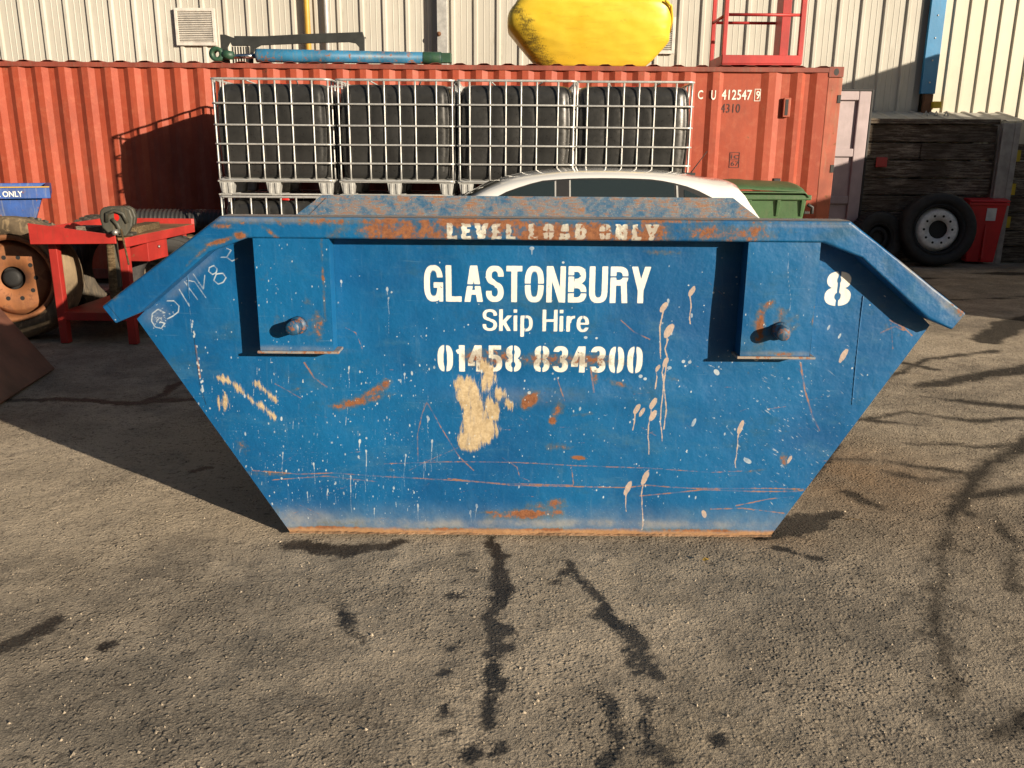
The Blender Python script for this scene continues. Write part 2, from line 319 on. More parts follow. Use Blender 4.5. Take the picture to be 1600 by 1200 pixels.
# ------------------------------------------------------------------ mesh builder
class MB:
    def __init__(s): s.v = []; s.f = []; s.mi = []; s.sm = []
    def add(s, vs, fs, mi=0, smooth=False, mat=None):
        o = len(s.v)
        for v in vs: s.v.append(tuple(mat @ Vector(v)) if mat is not None else tuple(v))
        for f in fs: s.f.append([o + i for i in f]); s.mi.append(mi); s.sm.append(smooth)
        return s
    def box(s, a, b, mi=0, mat=None):
        (x0, y0, z0), (x1, y1, z1) = a, b
        if x0 > x1: x0, x1 = x1, x0
        if y0 > y1: y0, y1 = y1, y0
        if z0 > z1: z0, z1 = z1, z0
        vs = [(x0, y0, z0), (x1, y0, z0), (x1, y1, z0), (x0, y1, z0), (x0, y0, z1), (x1, y0, z1), (x1, y1, z1), (x0, y1, z1)]
        return s.add(vs, [(0, 3, 2, 1), (4, 5, 6, 7), (0, 1, 5, 4), (1, 2, 6, 5), (2, 3, 7, 6), (3, 0, 4, 7)], mi, False, mat)
    def prismY(s, poly, y0, y1, mi=0, mat=None):      # poly in (x,z), counter-clockwise seen from -Y
        n = len(poly); vs = [(x, y0, z) for x, z in poly] + [(x, y1, z) for x, z in poly]
        fs = [list(range(n)), list(range(2 * n - 1, n - 1, -1))] + [(i, i + n, (i + 1) % n + n, (i + 1) % n) for i in range(n)]
        return s.add(vs, fs, mi, False, mat)
    def prismX(s, poly, x0, x1, mi=0, mat=None):      # poly in (y,z)
        n = len(poly); vs = [(x0, y, z) for y, z in poly] + [(x1, y, z) for y, z in poly]
        fs = [list(range(n - 1, -1, -1)), list(range(n, 2 * n))] + [(i, (i + 1) % n, (i + 1) % n + n, i + n) for i in range(n)]
        return s.add(vs, fs, mi, False, mat)
    def tube(s, pts, r, seg=8, mi=0, closed=False, mat=None, caps=True):
        P = [Vector(p) for p in pts]; n = len(P); vs = []; prev = None
        for i, p in enumerate(P):
            if closed: t = (P[(i + 1) % n] - P[i - 1]).normalized()
            else: t = ((P[min(i + 1, n - 1)] - P[max(i - 1, 0)])).normalized()
            u = prev - t * prev.dot(t) if prev is not None else t.orthogonal()
            if u.length < 1e-6: u = t.orthogonal()
            u.normalize(); prev = u; w = t.cross(u)
            rr = r[i] if isinstance(r, (list, tuple)) else r
            for k in range(seg):
                a = 2 * pi * k / seg; vs.append(p + (u * cos(a) + w * sin(a)) * rr)
        fs = []
        m = n if closed else n - 1
        for i in range(m):
            for k in range(seg):
                a = i * seg + k; b = i * seg + (k + 1) % seg; j = (i + 1) % n
                fs.append((a, b, j * seg + (k + 1) % seg, j * seg + k))
        if not closed and caps: fs.append(list(range(seg - 1, -1, -1))); fs.append(list(range((n - 1) * seg, n * seg)))
        return s.add(vs, fs, mi, True, mat)
    def lathe(s, prof, seg=48, mi=0, mat=None, closed=True, smooth=True):   # prof (r, y) revolved about the Y axis
        vs = []; n = len(prof)
        for k in range(seg):
            a = 2 * pi * k / seg
            for r, y in prof: vs.append((r * cos(a), y, r * sin(a)))
        fs = []
        for k in range(seg):
            for i in range(n if closed else n - 1):
                j = (i + 1) % n; q = (k + 1) % seg
                fs.append((k * n + i, k * n + j, q * n + j, q * n + i))
        return s.add(vs, fs, mi, smooth, mat)
    def disc(s, r, y, seg=32, mi=0, mat=None, cx=0, cz=0):
        return s.add([(cx + r * cos(2 * pi * k / seg), y, cz + r * sin(2 * pi * k / seg)) for k in range(seg)], [list(range(seg))], mi, False, mat)
    def build(s, name, mats, parent=None, bevel=0.0, local=False, seg=2, recalc=True):
        me = bpy.data.meshes.new(name)
        off = Vector((0, 0, 0)); p = parent
        while p is not None and not local: off += Vector(p.location); p = p.parent
        me.from_pydata([(v[0] - off[0], v[1] - off[1], v[2] - off[2]) for v in s.v], [], s.f)
        if not isinstance(mats, (list, tuple)): mats = [mats]
        for m in mats: me.materials.append(m)
        me.polygons.foreach_set('material_index', s.mi); me.polygons.foreach_set('use_smooth', s.sm)
        if recalc:
            bm = bmesh.new(); bm.from_mesh(me); bmesh.ops.recalc_face_normals(bm, faces=bm.faces); bm.to_mesh(me); bm.free()
        me.update()
        o = bpy.data.objects.new(name, me); COL.objects.link(o); o.parent = parent
        if bevel:
            b = o.modifiers.new('bevel', 'BEVEL'); b.width = bevel; b.segments = seg; b.limit_method = 'ANGLE'; b.angle_limit = radians(40); b.harden_normals = False
        return o

def thing(name, label, cat, loc=(0, 0, 0), rotz=0.0, group=None):
    o = bpy.data.objects.new(name, None); COL.objects.link(o); o.location = loc; o.rotation_euler = (0, 0, rotz)
    o.empty_display_size = .2; o['label'] = label; o['category'] = cat
    if group: o['group'] = group
    return o
def tag(o, label, cat, group=None):
    o['label'] = label; o['category'] = cat
    if group: o['group'] = group
    return o
def copy_tree(o, parent=None):
    c = o.copy(); COL.objects.link(c); c.parent = parent
    for ch in list(o.children): copy_tree(ch, c)
    return c
def text_mesh(name, s, size, mat, parent, loc, sx=1.0, bold=0.0, rot=(pi / 2, 0, 0), ext=.0008, spacing=1.0):
    cu = bpy.data.curves.new(name, 'FONT'); cu.body = s; cu.size = size; cu.extrude = ext; cu.offset = bold; cu.space_character = spacing; cu.resolution_u = 3
    o = bpy.data.objects.new(name, cu); COL.objects.link(o)
    me = bpy.data.meshes.new_from_object(o); bpy.data.objects.remove(o); bpy.data.curves.remove(cu)
    me.transform(Matrix.Translation(loc) @ Matrix.Rotation(rot[2], 4, 'Z') @ Matrix.Rotation(rot[0], 4, 'X') @ Matrix.Diagonal((sx, 1, 1, 1)))
    off = Vector((0, 0, 0)); p = parent
    while p is not None: off += Vector(p.location); p = p.parent
    me.transform(Matrix.Translation(-off)); me.materials.clear(); me.materials.append(mat)
    q = bpy.data.objects.new(name, me); COL.objects.link(q); q.parent = parent
    return q

# grid sheet with mark fields
def sheet(name, X, Y, Z, mat, parent, fields=None, attr_names=('mark_a', 'mark_b'), extra=None, smooth=True):
    nr, nc = X.shape; off = Vector((0, 0, 0)); p = parent
    while p is not None: off += Vector(p.location); p = p.parent
    V = np.stack([X - off[0], Y - off[1], Z - off[2]], -1).reshape(-1, 3)
    i = np.arange(nr * nc).reshape(nr, nc)
    Q = np.stack([i[:-1, :-1], i[:-1, 1:], i[1:, 1:], i[1:, :-1]], -1).reshape(-1, 4)
    nv, nq = len(V), len(Q); ev, ef = [], []
    if extra: ev = [(v[0] - off[0], v[1] - off[1], v[2] - off[2]) for v in extra.v]; ef = extra.f
    lv = np.concatenate([Q.reshape(-1)] + [np.array(f) + nv for f in ef]) if ef else Q.reshape(-1)
    tot = np.concatenate([np.full(nq, 4), np.array([len(f) for f in ef], int)]) if ef else np.full(nq, 4)
    me = bpy.data.meshes.new(name)
    me.vertices.add(nv + len(ev)); co = np.concatenate([V, np.array(ev)]) if ev else V
    me.vertices.foreach_set('co', co.astype(np.float32).ravel())
    me.loops.add(len(lv)); me.loops.foreach_set('vertex_index', lv.astype(np.int32))
    me.polygons.add(len(tot)); me.polygons.foreach_set('loop_start', np.concatenate([[0], np.cumsum(tot)[:-1]]).astype(np.int32))
    try: me.polygons.foreach_set('loop_total', tot.astype(np.int32))
    except Exception: pass
    sm = np.zeros(len(tot), bool); sm[:nq] = smooth; me.polygons.foreach_set('use_smooth', sm)
    me.materials.append(mat)
    if fields:
        for an, ch in zip(attr_names, fields):
            a = me.attributes.new(an, 'FLOAT_COLOR', 'POINT'); d = np.full((nv + len(ev), 4), -.05, np.float32); d[nv:, 3] = 0
            for k, arr in enumerate(ch): d[:nv, k] = arr.ravel()
            if ev and an == 'mark_a': d[nv:, 3] = 0.0
            if ev and an == 'mark_b': d[nv:, 2] = 0.0; d[nv:, 3] = -.05
            a.data.foreach_set('color', d.ravel())
    me.update(calc_edges=True); me.validate()
    o = bpy.data.objects.new(name, me); COL.objects.link(o); o.parent = parent
    return o

# ------------------------------------------------------------------ ground
rng = np.random.default_rng(7); random.seed(5)
def axis(lo, hi, f0, f1, step, k=1.22):
    a = list(np.arange(f0, f1 + step / 2, step)); s = step; x = f1
    while x < hi: s *= k; x += s; a.append(x)
    s = step; x = f0
    while x > lo: s *= k; x -= s; a.insert(0, x)
    return np.array(a)
gx = axis(-150, 150, -4.2, 7.4, .022); gy = axis(-60, 200, 1.5, 9.5, .022)
GX, GY = np.meshgrid(gx, gy)
wet = np.full(GX.shape, -.5); rustd = np.zeros(GX.shape); dusty = np.zeros(GX.shape); crack = np.full(GX.shape, -.5)
def vnoise(X, Y, f, seed):
    r = np.random.default_rng(seed); T = r.random((64, 64)); x = X * f; y = Y * f; xi = np.floor(x).astype(int); yi = np.floor(y).astype(int)
    u = x - xi; v = y - yi; u = u * u * (3 - 2 * u); v = v * v * (3 - 2 * v); g = lambda a, b: T[a % 64, b % 64]
    return (g(xi, yi) * (1 - u) + g(xi + 1, yi) * u) * (1 - v) + (g(xi, yi + 1) * (1 - u) + g(xi + 1, yi + 1) * u) * v
def gline(arr, pts, r):
    """pts (px,py[,r px]) on the ground; field = radius - distance, metres"""
    W = [onZ(p[0], p[1], 0)[:2] for p in pts]; RR = []
    for p in pts:
        q = onZ(p[0], p[1], 0); zc = q[1] * cos(radians(PITCH)) + EYE * sin(radians(PITCH)); RR.append((p[2] if len(p) > 2 else r) * zc / F)
    for i in range(len(W) - 1 if len(W) > 1 else 1):
        a = W[i]; b = W[i + 1] if len(W) > 1 else W[i]; ra = RR[i]; rb = RR[i + 1] if len(W) > 1 else RR[i]
        m = max(ra, rb) + .35
        ix = np.where((gx > min(a[0], b[0]) - m) & (gx < max(a[0], b[0]) + m))[0]; iy = np.where((gy > min(a[1], b[1]) - m) & (gy < max(a[1], b[1]) + m))[0]
        if len(ix) == 0 or len(iy) == 0: continue
        sl = (slice(iy[0], iy[-1] + 1), slice(ix[0], ix[-1] + 1)); X, Y = GX[sl], GY[sl]
        X = X + .05 * (vnoise(X, Y, 4.1, 41) - .5) + .03 * (vnoise(X, Y, 13, 42) - .5) + .012 * (vnoise(X, Y, 34, 45) - .5); Y = Y + .05 * (vnoise(X, Y, 4.3, 43) - .5) + .02 * (vnoise(X, Y, 12, 44) - .5)
        d = np.array(b) - np.array(a); L = max(1e-9, float(d @ d)); t = np.clip(((X - a[0]) * d[0] + (Y - a[1]) * d[1]) / L, 0, 1)
        v = (ra + (rb - ra) * t) - np.hypot(X - a[0] - t * d[0], Y - a[1] - t * d[1]); arr[sl] = np.maximum(arr[sl], v)
gline(wet, [(772, 838, 9), (776, 870, 11), (781, 915, 17), (772, 958, 12), (778, 1000, 13), (770, 1030, 10), (772, 1060, 13), (763, 1095, 9), (768, 1122, 12), (760, 1140, 5)], 14)
for p in [(796, 982, 14), (795, 1008, 16), (788, 1058, 22), (785, 868, 10), (800, 985, 8), (776, 1165, 12), (735, 1172, 16)]: gline(wet, [p], 14)
for p in [(709, 880, 5), (708, 905, 4), (700, 925, 5), (716, 927, 6), (728, 922, 6), (697, 950, 4), (706, 1013, 9), (722, 1004, 5), (688, 1045, 7), (697, 1045, 6), (686, 1062, 6), (688, 1095, 7), (675, 1115, 6), (690, 1138, 9), (702, 1153, 6), (670, 1160, 7), (719, 862, 5), (735, 890, 4)]: gline(wet, [p], 5)
gline(wet, [(880, 870, 5), (905, 905, 7), (930, 925, 9), (945, 955, 14), (985, 990, 16), (1005, 1020, 15), (1028, 1055, 15)], 10)
gline(wet, [(985, 1000, 12), (998, 1050, 8)], 10)
gline(wet, [(932, 1080, 8), (948, 1097, 14), (955, 1130, 8), (952, 1165, 14), (945, 1190, 8)], 8)
gline(wet, [(1005, 1085, 6), (1012, 1120, 8), (1015, 1165, 12), (1048, 1160, 12), (1050, 1185, 14)], 7)
for p in [(1130, 1152, 12), (1100, 876, 5), (1020, 1095, 7), (880, 890, 9), (865, 905, 7)]: gline(wet, [p], 7)
gline(wet, [(455, 846, 14), (500, 850, 18), (545, 856, 24), (590, 848, 14), (640, 840, 6)], 20)
gline(wet, [(1180, 836, 12), (1225, 822, 34), (1270, 810, 26), (1310, 802, 10)], 20)
gline(wet, [(1215, 855, 8), (1290, 875, 8)], 8)
gline(wet, [(-20, 1015, 16), (40, 985, 20), (92, 955, 14)], 16)
gline(wet, [(160, 1003, 8), (180, 1000, 8)], 8)
gline(wet, [(520, 935, 3), (540, 975, 6), (555, 1000, 2)], 8)
gline(crack, [(1640, 672, 12), (1580, 700, 13), (1535, 740, 14), (1500, 780, 9), (1480, 815, 7)], 20)
gline(crack, [(1478, 830, 5), (1474, 880, 6), (1462, 915, 3), (1456, 950, 8), (1468, 985, 5), (1472, 1020, 6), (1486, 1060, 5), (1490, 1100, 4)], 9)
gline(crack, [(1360, 600, 3), (1450, 560, 5), (1560, 545, 8)], 4); gline(crack, [(1380, 735, 4), (1440, 748, 6), (1500, 745, 4)], 4); gline(crack, [(1340, 655, 4), (1420, 640, 5), (1520, 655, 6), (1600, 650, 6)], 4); gline(crack, [(1560, 800, 4), (1590, 850, 5), (1580, 920, 3)], 4)
for p in [(1520, 800, 9), (1455, 875, 6), (1490, 940, 7), (1448, 985, 6), (1500, 1010, 6), (1462, 1110, 6), (1510, 860, 6)]: gline(crack, [p], 5)
gline(crack, [(1430, 602, 8), (1500, 590, 16), (1600, 574, 20), (1680, 565, 20)], 20)
gline(crack, [(1640, 636, 12), (1540, 628, 13), (1450, 617, 5)], 20)
gline(crack, [(1310, 715, 6), (1400, 722, 5), (1500, 737, 8)], 6)
gline(crack, [(1360, 655, 8), (1440, 662, 7)], 6); gline(crack, [(1420, 690, 5), (1530, 694, 5), (1610, 690, 8)], 6)
gline(crack, [(1390, 560, 6), (1460, 575, 8)], 6)
gline(crack, [(1540, 530, 20), (1580, 505, 26), (1640, 495, 26)], 20)
gline(crack, [(1600, 760, 10), (1500, 775, 8)], 6); gline(crack, [(1560, 1150, 14), (1610, 1120, 24)], 14)
gline(crack, [(1330, 770, 8), (1370, 790, 7)], 6); gline(wet, [(1300, 690, 16), (1260, 745, 12)], 12)
gline(wet, [(-40, 624, 7), (100, 622, 8), (200, 630, 10), (250, 625, 12), (350, 619, 5)], 8)
gline(wet, [(225, 625, 6), (262, 608, 7), (290, 592, 6)], 8); gline(wet, [(300, 737, 5), (322, 730, 6)], 5)
gline(crack, [(1400, 438, 8), (1500, 430, 16), (1640, 425, 20)], 10); gline(crack, [(1440, 470, 4), (1620, 462, 8)], 6)
def gblob(arr, px, py, rx, ry, s):
    c = onZ(px, py, 0); d = ((GX - c[0]) / rx) ** 2 + ((GY - c[1]) / ry) ** 2; np.maximum(arr, s * np.exp(-d), out=arr)
gblob(rustd, 1330, 740, .55, .6, .9); gblob(rustd, 1210, 835, .25, .2, .6); gblob(rustd, 1450, 800, .5, .4, .35)
gblob(dusty, 150, 740, 1.6, .75, .5); gblob(dusty, 20, 780, 1.2, .5, .35); gblob(dusty, 1500, 540, 1.2, .5, .42); gblob(dusty, 1560, 680, .6, .5, .15)
gblob(dusty, 850, 1000, .8, .5, .10)
for a, b in [((1140, 1010), (1240, 1180)), ((60, 1100), (400, 1140)), ((1170, 930), (1330, 960))]:
    dd = -.25; g2 = np.full(GX.shape, -.5); gline(g2, [a, b], 60); dusty += np.where(g2 > -.1, -.10 * np.clip((g2 + .1) / .2, 0, 1), 0)
near = np.exp(-((GX / 9) ** 2 + ((GY - 5) / 9) ** 2) ** 2)
GZ = near * ((vnoise(GX, GY, 1.1, 1) - 1) * .010 + (vnoise(GX, GY, 3.7, 2) - 1) * .006 + (vnoise(GX, GY, 13, 3) - 1) * .004 + (vnoise(GX, GY, 29, 4) - 1) * .003)
ground = sheet('ground', GX, GY, GZ, M['ground'], None, [(wet, rustd, dusty, crack)], ('ground_a',))
ground['kind'] = 'structure'

# ------------------------------------------------------------------ stencil lettering as distance fields (unit cap height)
def Lb(x, y, x0, y0, x1, y1, t):
    dx, dy = x1 - x0, y1 - y0; L = sqrt(dx * dx + dy * dy); dx /= L; dy /= L
    a = (x - x0) * dx + (y - y0) * dy; b = -(x - x0) * dy + (y - y0) * dx
    return np.minimum(np.minimum(a, L - a), t / 2 - np.abs(b))
def Bx(x, y, x0, y0, x1, y1): return np.minimum(np.minimum(x - x0, x1 - x), np.minimum(y - y0, y1 - y))
def Rg(x, y, cx, cy, a, b, t, n=2.5, tv=None):
    tv = tv or t; u, v = np.abs(x - cx), np.abs(y - cy)
    fo = 1 - ((u / a) ** n + (v / b) ** n) ** (1 / n); ai, bi = max(a - t, 1e-3), max(b - tv, 1e-3)
    fi = ((u / ai) ** n + (v / bi) ** n) ** (1 / n) - 1
    return np.minimum(fo * min(a, b), fi * min(ai, bi))
MX, MN = np.maximum, np.minimum
def cut(s, x, y, *b): return MN(s, -Bx(x, y, *b))
def gl(c, x, y, t=.19, st=True):
    """glyph field and width"""
    g = .035; B = lambda *a: Bx(x, y, *a); Lx = lambda *a: Lb(x, y, *a); R = lambda *a, **k: Rg(x, y, *a, **k); h = t * .82
    if c == 'G': w = .60; s = cut(R(.30, .5, .30, .5, t, 2.6, h), x, y, .33, .42, .7, .66); s = MX(s, MX(B(.30, .38, .60, .38 + h), B(.60 - t * .7, 0.0, .60, .5))); 
    elif c == 'L': w = .50; s = MX(B(0, 0, t, 1), B(0, 0, .50, h))
    elif c == 'A':
        w = .60; s = MX(MX(MN(Lx(t * .45, -.1, .30, 1.1, t), B(-.1, 0, .30 + .02, 1)), MN(Lx(.60 - t * .45, -.1, .30, 1.1, t), B(.28, 0, .8, 1))), MN(B(.12, .20, .48, .20 + h * .85), B(0, 0, 1, 1)))
        if st: s = cut(s, x, y, 0, .44, .7, .44 + g * 1.3)
    elif c in 'Ss': 
        w = .56; q = .5 * (1 + h * .0); up = MN(R(.28, .735, .28, .265, t, 2.3, h), MX(.28 - x, y - .70)); lo = MN(R(.28, .275, .28, .275, t, 2.3, h), MX(x - .28, .31 - y)); s = MX(up, lo); s = MX(s, Lx(.16, .60, .42, .42, h * .95))
    elif c == 'T': w = .50; s = MX(B(0, 1 - h, .50, 1), B(.25 - t / 2, 0, .25 + t / 2, 1))
    elif c in 'O0':
        w = .60 if c == 'O' else .52; s = R(w / 2, .5, w / 2, .5, t, 2.7, h)
        if st: s = cut(s, x, y, -1, .5 - g / 2, 2, .5 + g / 2) if c == 'O' else cut(s, x, y, w / 2 - g * .9, -1, w / 2 + g * .9, 2)
    elif c == 'N': w = .60; s = MX(MX(B(0, 0, t * .93, 1), B(.60 - t * .93, 0, .60, 1)), MN(Lx(.09, 1.06, .51, -.06, t * .95), B(0, 0, .6, 1)))
    elif c == 'B':
        w = .58; s = MX(MX(MN(R(.24, .755, .31, .245, t, 2.6, h), x - .2), MN(R(.25, .275, .33, .275, t, 2.6, h), x - .2)), B(0, 0, t, 1)); s = MX(s, MX(MX(B(0, 1 - h, .26, 1), B(0, 0, .26, h)), B(0, .455, .26, .455 + h * .9)))
        if st: s = cut(cut(s, x, y, -1, .72, .40, .72 + g), x, y, -1, .26, 1, .26 + g)
    elif c == 'U': w = .58; s = MX(MN(R(.29, .34, .29, .34, t, 2.6, h), .34 - y), MX(B(0, .33, t, 1), B(.58 - t, .33, .58, 1)))
    elif c == 'R':
        w = .58; s = MX(MX(MN(R(.24, .74, .32, .26, t, 2.6, h), x - .2), B(0, 0, t, 1)), MX(B(0, 1 - h, .26, 1), B(0, .48, .26, .48 + h))); s = MX(s, MN(Lx(.42, .58, .47, -.05, t), B(0, 0, 1, .56)))
        if st: s = cut(s, x, y, -1, .70, 1, .70 + g)
    elif c == 'Y': w = .60; s = MX(MX(MN(Lx(.07, 1.08, .30, .36, t), MN(B(-.1, 0, .7, 1), .33 - x + 0 * y)), MN(Lx(.53, 1.08, .30, .36, t), MN(B(-.1, 0, .7, 1), x - .27))), B(.30 - t / 2, 0, .30 + t / 2, .45))
    elif c == 'V': w = .60; s = MX(MN(Lx(.08, 1.1, .30, -.1, t), MN(B(-.1, 0, .7, 1), .33 - x)), MN(Lx(.52, 1.1, .30, -.1, t), MN(B(-.1, 0, .7, 1), x - .27)))
    elif c == 'E': w = .50; s = MX(MX(B(0, 0, t, 1), B(0, 0, .50, h)), MX(B(0, 1 - h, .50, 1), B(0, .5 - h / 2, .44, .5 + h / 2)))
    elif c == 'D': w = .58; s = MX(MN(R(.2, .5, .38, .5, t, 2.4, h), x - .15), MX(B(0, 0, t, 1), MX(B(0, 1 - h, .22, 1), B(0, 0, .22, h))))
    elif c == 'H': w = .58; s = MX(MX(B(0, 0, t, 1), B(.58 - t, 0, .58, 1)), B(0, .5 - h / 2, .58, .5 + h / 2))
    elif c == 'k': w = .48; s = MX(B(0, 0, t, 1), MX(MN(Lx(.06, .26, .46, .78, t), B(0, 0, .6, .72)), MN(Lx(.17, .45, .42, -.06, t), B(0, 0, .6, .6))))
    elif c == 'i': w = t; s = MX(B(0, 0, t, .72), B(0, .84, t, 1))
    elif c == 'p': w = .48; s = MX(B(0, -.26, t, .72), MN(R(.22, .36, .26, .37, t, 2.5, h), x - .05)); s = cut(s, x, y, .17, -.1, .2, .8) if st else s
    elif c == 'r': w = .32; s = MX(B(0, 0, t, .72), MN(R(.32, .40, .28, .33, t, 2.4, h), MN(y - .4, .33 - x)))
    elif c == 'e': w = .48; s = MX(cut(R(.24, .36, .24, .37, t, 2.4, h), x, y, .26, .20, .6, .36), B(.05, .33, .46, .33 + h * .8)); s = cut(s, x, y, .22, .5, .25, .9) if st else s
    elif c == '1': w = .30; s = MX(B(.30 - t, 0, .30, 1), MN(Lx(.02, .74, .3, .86, h), B(0, 0, .3, 1)))
    elif c == '4':
        w = .54; s = MX(MX(B(.47 - t, 0, .47, 1), B(0, .22, .54, .22 + h)), MN(Lx(.03, .25, .34, 1.05, t * .85), B(0, .2, .4, 1)))
        if st: s = cut(s, x, y, .24, .1, .24 + g, .6)
    elif c == '5': w = .52; s = MX(MX(B(.06, 1 - h, .48, 1), B(.06, .52, .06 + t * .8, 1)), MN(R(.25, .33, .27, .33, t, 2.4, h), MX(x - .16, .24 - y)))
    elif c == '3': w = .52; s = MX(MN(R(.26, .74, .25, .26, t, 2.3, h), MX(x - .24, y - .78)), MN(R(.26, .27, .26, .27, t, 2.3, h), MX(x - .24, .24 - y))); 
    elif c == '8':
        w = .54; s = MX(R(.27, .745, .245, .255, t, 2.3, h), R(.27, .275, .27, .275, t, 2.3, h))
        if st: s = cut(s, x, y, .27 - g * .7, -1, .27 + g * .7, 2)
    else: w = .3; s = x * 0 - 1
    return s, w
def word(X, Z, out, text, x0px, x1px, ytop, ybot, Y, t, gap, mult=1.0, only=None):
    a = onY(x0px, ybot, Y); b = onY(x1px, ybot, Y); c = onY(x0px, ytop, Y); Hh = c[2] - a[2]
    ws = [gl(ch, np.zeros(1), np.zeros(1))[1] if ch != ' ' else .22 for ch in text]
    tot = sum(ws) + gap * (len(text) - 1); k = (b[0] - a[0]) / (tot * Hh); cx = a[0]
    sl = (b[2] - a[2]) / (b[0] - a[0])
    for ch, w in zip(text, ws):
        if ch != ' ':
            m = (X > cx - .02) & (X < cx + w * k * Hh + .03) & (Z > a[2] - Hh * .4) & (Z < c[2] + Hh * .2)
            if m.any():
                u = (X[m] - cx) / (k * Hh); v = (Z[m] - a[2]) / Hh
                s, _ = gl(ch, u, v, t); out[m] = np.maximum(out[m], np.clip(s * Hh * mult, -.03, .03))
        cx += (w + gap) * k * Hh

PXM = .00262           # metres a photograph pixel covers on the skip's front plate
YP, YR = 3.44, 3.35
SPOTS = []; PINK = []; MUD = []; SCR = []; DARK = []; RUSTB = []; DUST = []
def P(x, y, Y=YP): q = onY(x, y, Y); return q[0], q[2]
def ell(lst, px, py, a, b, ang=0, Y=YP): x, z = P(px, py, Y); lst.append(('e', x, z, a * PXM, b * PXM, radians(ang)))
def ln(lst, pts, w, Y=YP):
    Q = [P(*p[:2], Y) for p in pts]
    for i in range(len(Q) - 1): lst.append(('l', *Q[i], *Q[i + 1], w * PXM / 2))
def field(X, Z, lst, base=-.03):
    out = np.full(X.shape, base); zr = Z[:, 0] if abs(Z[0, 0] - Z[0, -1]) < 1e-6 else None
    for m in lst:
        if m[0] == 'e': lo, hi = m[2] - max(m[3], m[4]) - .02, m[2] + max(m[3], m[4]) + .02
        else: lo, hi = min(m[2], m[4]) - .02, max(m[2], m[4]) + .02
        if zr is not None:
            r = np.where((zr > lo) & (zr < hi))[0]
            if len(r) == 0: continue
            sl = slice(r[0], r[-1] + 1)
            xr = X[sl]; x_lo = (m[1] - max(m[3], m[4]) if m[0] == 'e' else min(m[1], m[3])) - .02; x_hi = (m[1] + max(m[3], m[4]) if m[0] == 'e' else max(m[1], m[3])) + .02
            cm = np.where((xr[0] > x_lo - .05) & (xr[0] < x_hi + .05) | (xr[-1] > x_lo - .05) & (xr[-1] < x_hi + .05))[0]
            if len(cm) == 0: continue
            sl = (sl, slice(cm[0], cm[-1] + 1))
        else: sl = (slice(None), slice(None))
        x, z = X[sl], Z[sl]
        if m[0] == 'e':
            c, s = cos(m[5]), sin(m[5]); u = ((x - m[1]) * c + (z - m[2]) * s) / m[3]; v = (-(x - m[1]) * s + (z - m[2]) * c) / m[4]
            d = (1 - np.sqrt(u * u + v * v)) * min(m[3], m[4])
        else:
            dx, dz = m[3] - m[1], m[4] - m[2]; L = max(1e-9, dx * dx + dz * dz); t = np.clip(((x - m[1]) * dx + (z - m[2]) * dz) / L, 0, 1)
            d = m[5] - np.hypot(x - m[1] - t * dx, z - m[2] - t * dz)
        out[sl] = np.maximum(out[sl], d)
    return out
def soft(X, Z, lst):
    out = np.zeros(X.shape)
    for px, py, a, b, ang, s in lst:
        x, z = P(px, py); c, sn = cos(radians(ang)), sin(radians(ang)); a *= PXM; b *= PXM
        u = ((X - x) * c + (Z - z) * sn) / a; v = (-(X - x) * sn + (Z - z) * c) / b
        out = np.maximum(out, s * np.exp(-(u * u + v * v) ** 1.3))
    return out
# pinkish mortar splashes with runs
for px, py, a, b, an, run in [(1045, 517, 13, 6, 62, 1), (1037, 480, 9, 4.5, 55, 0), (1081, 455, 9, 4, 60, 40), (1040, 566, 9, 4, 70, 110), (1028, 575, 7, 3, 65, 20),
        (1020, 630, 11, 4.5, 62, 60), (1020, 649, 11, 4.5, 62, 0), (995, 638, 10, 4, 65, 22), (1003, 643, 9, 3.3, 65, 0), (1157, 668, 12, 4, 75, 42), (1008, 746, 14, 4.5, 70, 60), (981, 763, 14, 4.5, 70, 20),
        (1318, 556, 13, 4.5, 66, 0), (1234, 718, 8, 3, 70, 0), (1100, 803, 4, 8, 20, 0)]:
    ell(PINK, px, py, a, b, an)
    if run:
        x = px - 3; y = py + a * .7; pts = [(x, y)]
        while y < py + a + run: y += 9; x += rng.uniform(-2.2, 1.6); pts.append((x, y))
        ln(PINK, pts, 2.0)
ln(PINK, [(1044, 530), (1039, 545), (1043, 560), (1037, 600), (1041, 640), (1037, 670)], 2.2); ln(PINK, [(1036, 487), (1031, 510), (1032, 560)], 2.2)
# large tan smear and smaller ones
for e in [(733, 618, 19, 28, 8), (742, 655, 20, 34, -12), (752, 672, 26, 24, 10), (735, 690, 20, 18, 0), (762, 592, 11, 22, -28), (756, 575, 9, 12, -15), (779, 615, 9, 10, 0), (797, 632, 6, 9, 25), (722, 600, 12, 12, 0), (768, 640, 12, 20, 10)]: ell(MUD, *e)
ln(MUD, [(342, 590), (360, 596), (374, 608)], 7); ln(MUD, [(374, 608), (390, 622), (403, 633)], 3); ln(MUD, [(403, 600), (412, 608), (432, 626)], 6); ln(MUD, [(408, 632), (420, 645), (430, 652)], 8)
ell(MUD, 345, 630, 3, 7, 0); ell(MUD, 353, 625, 3, 8, 0)
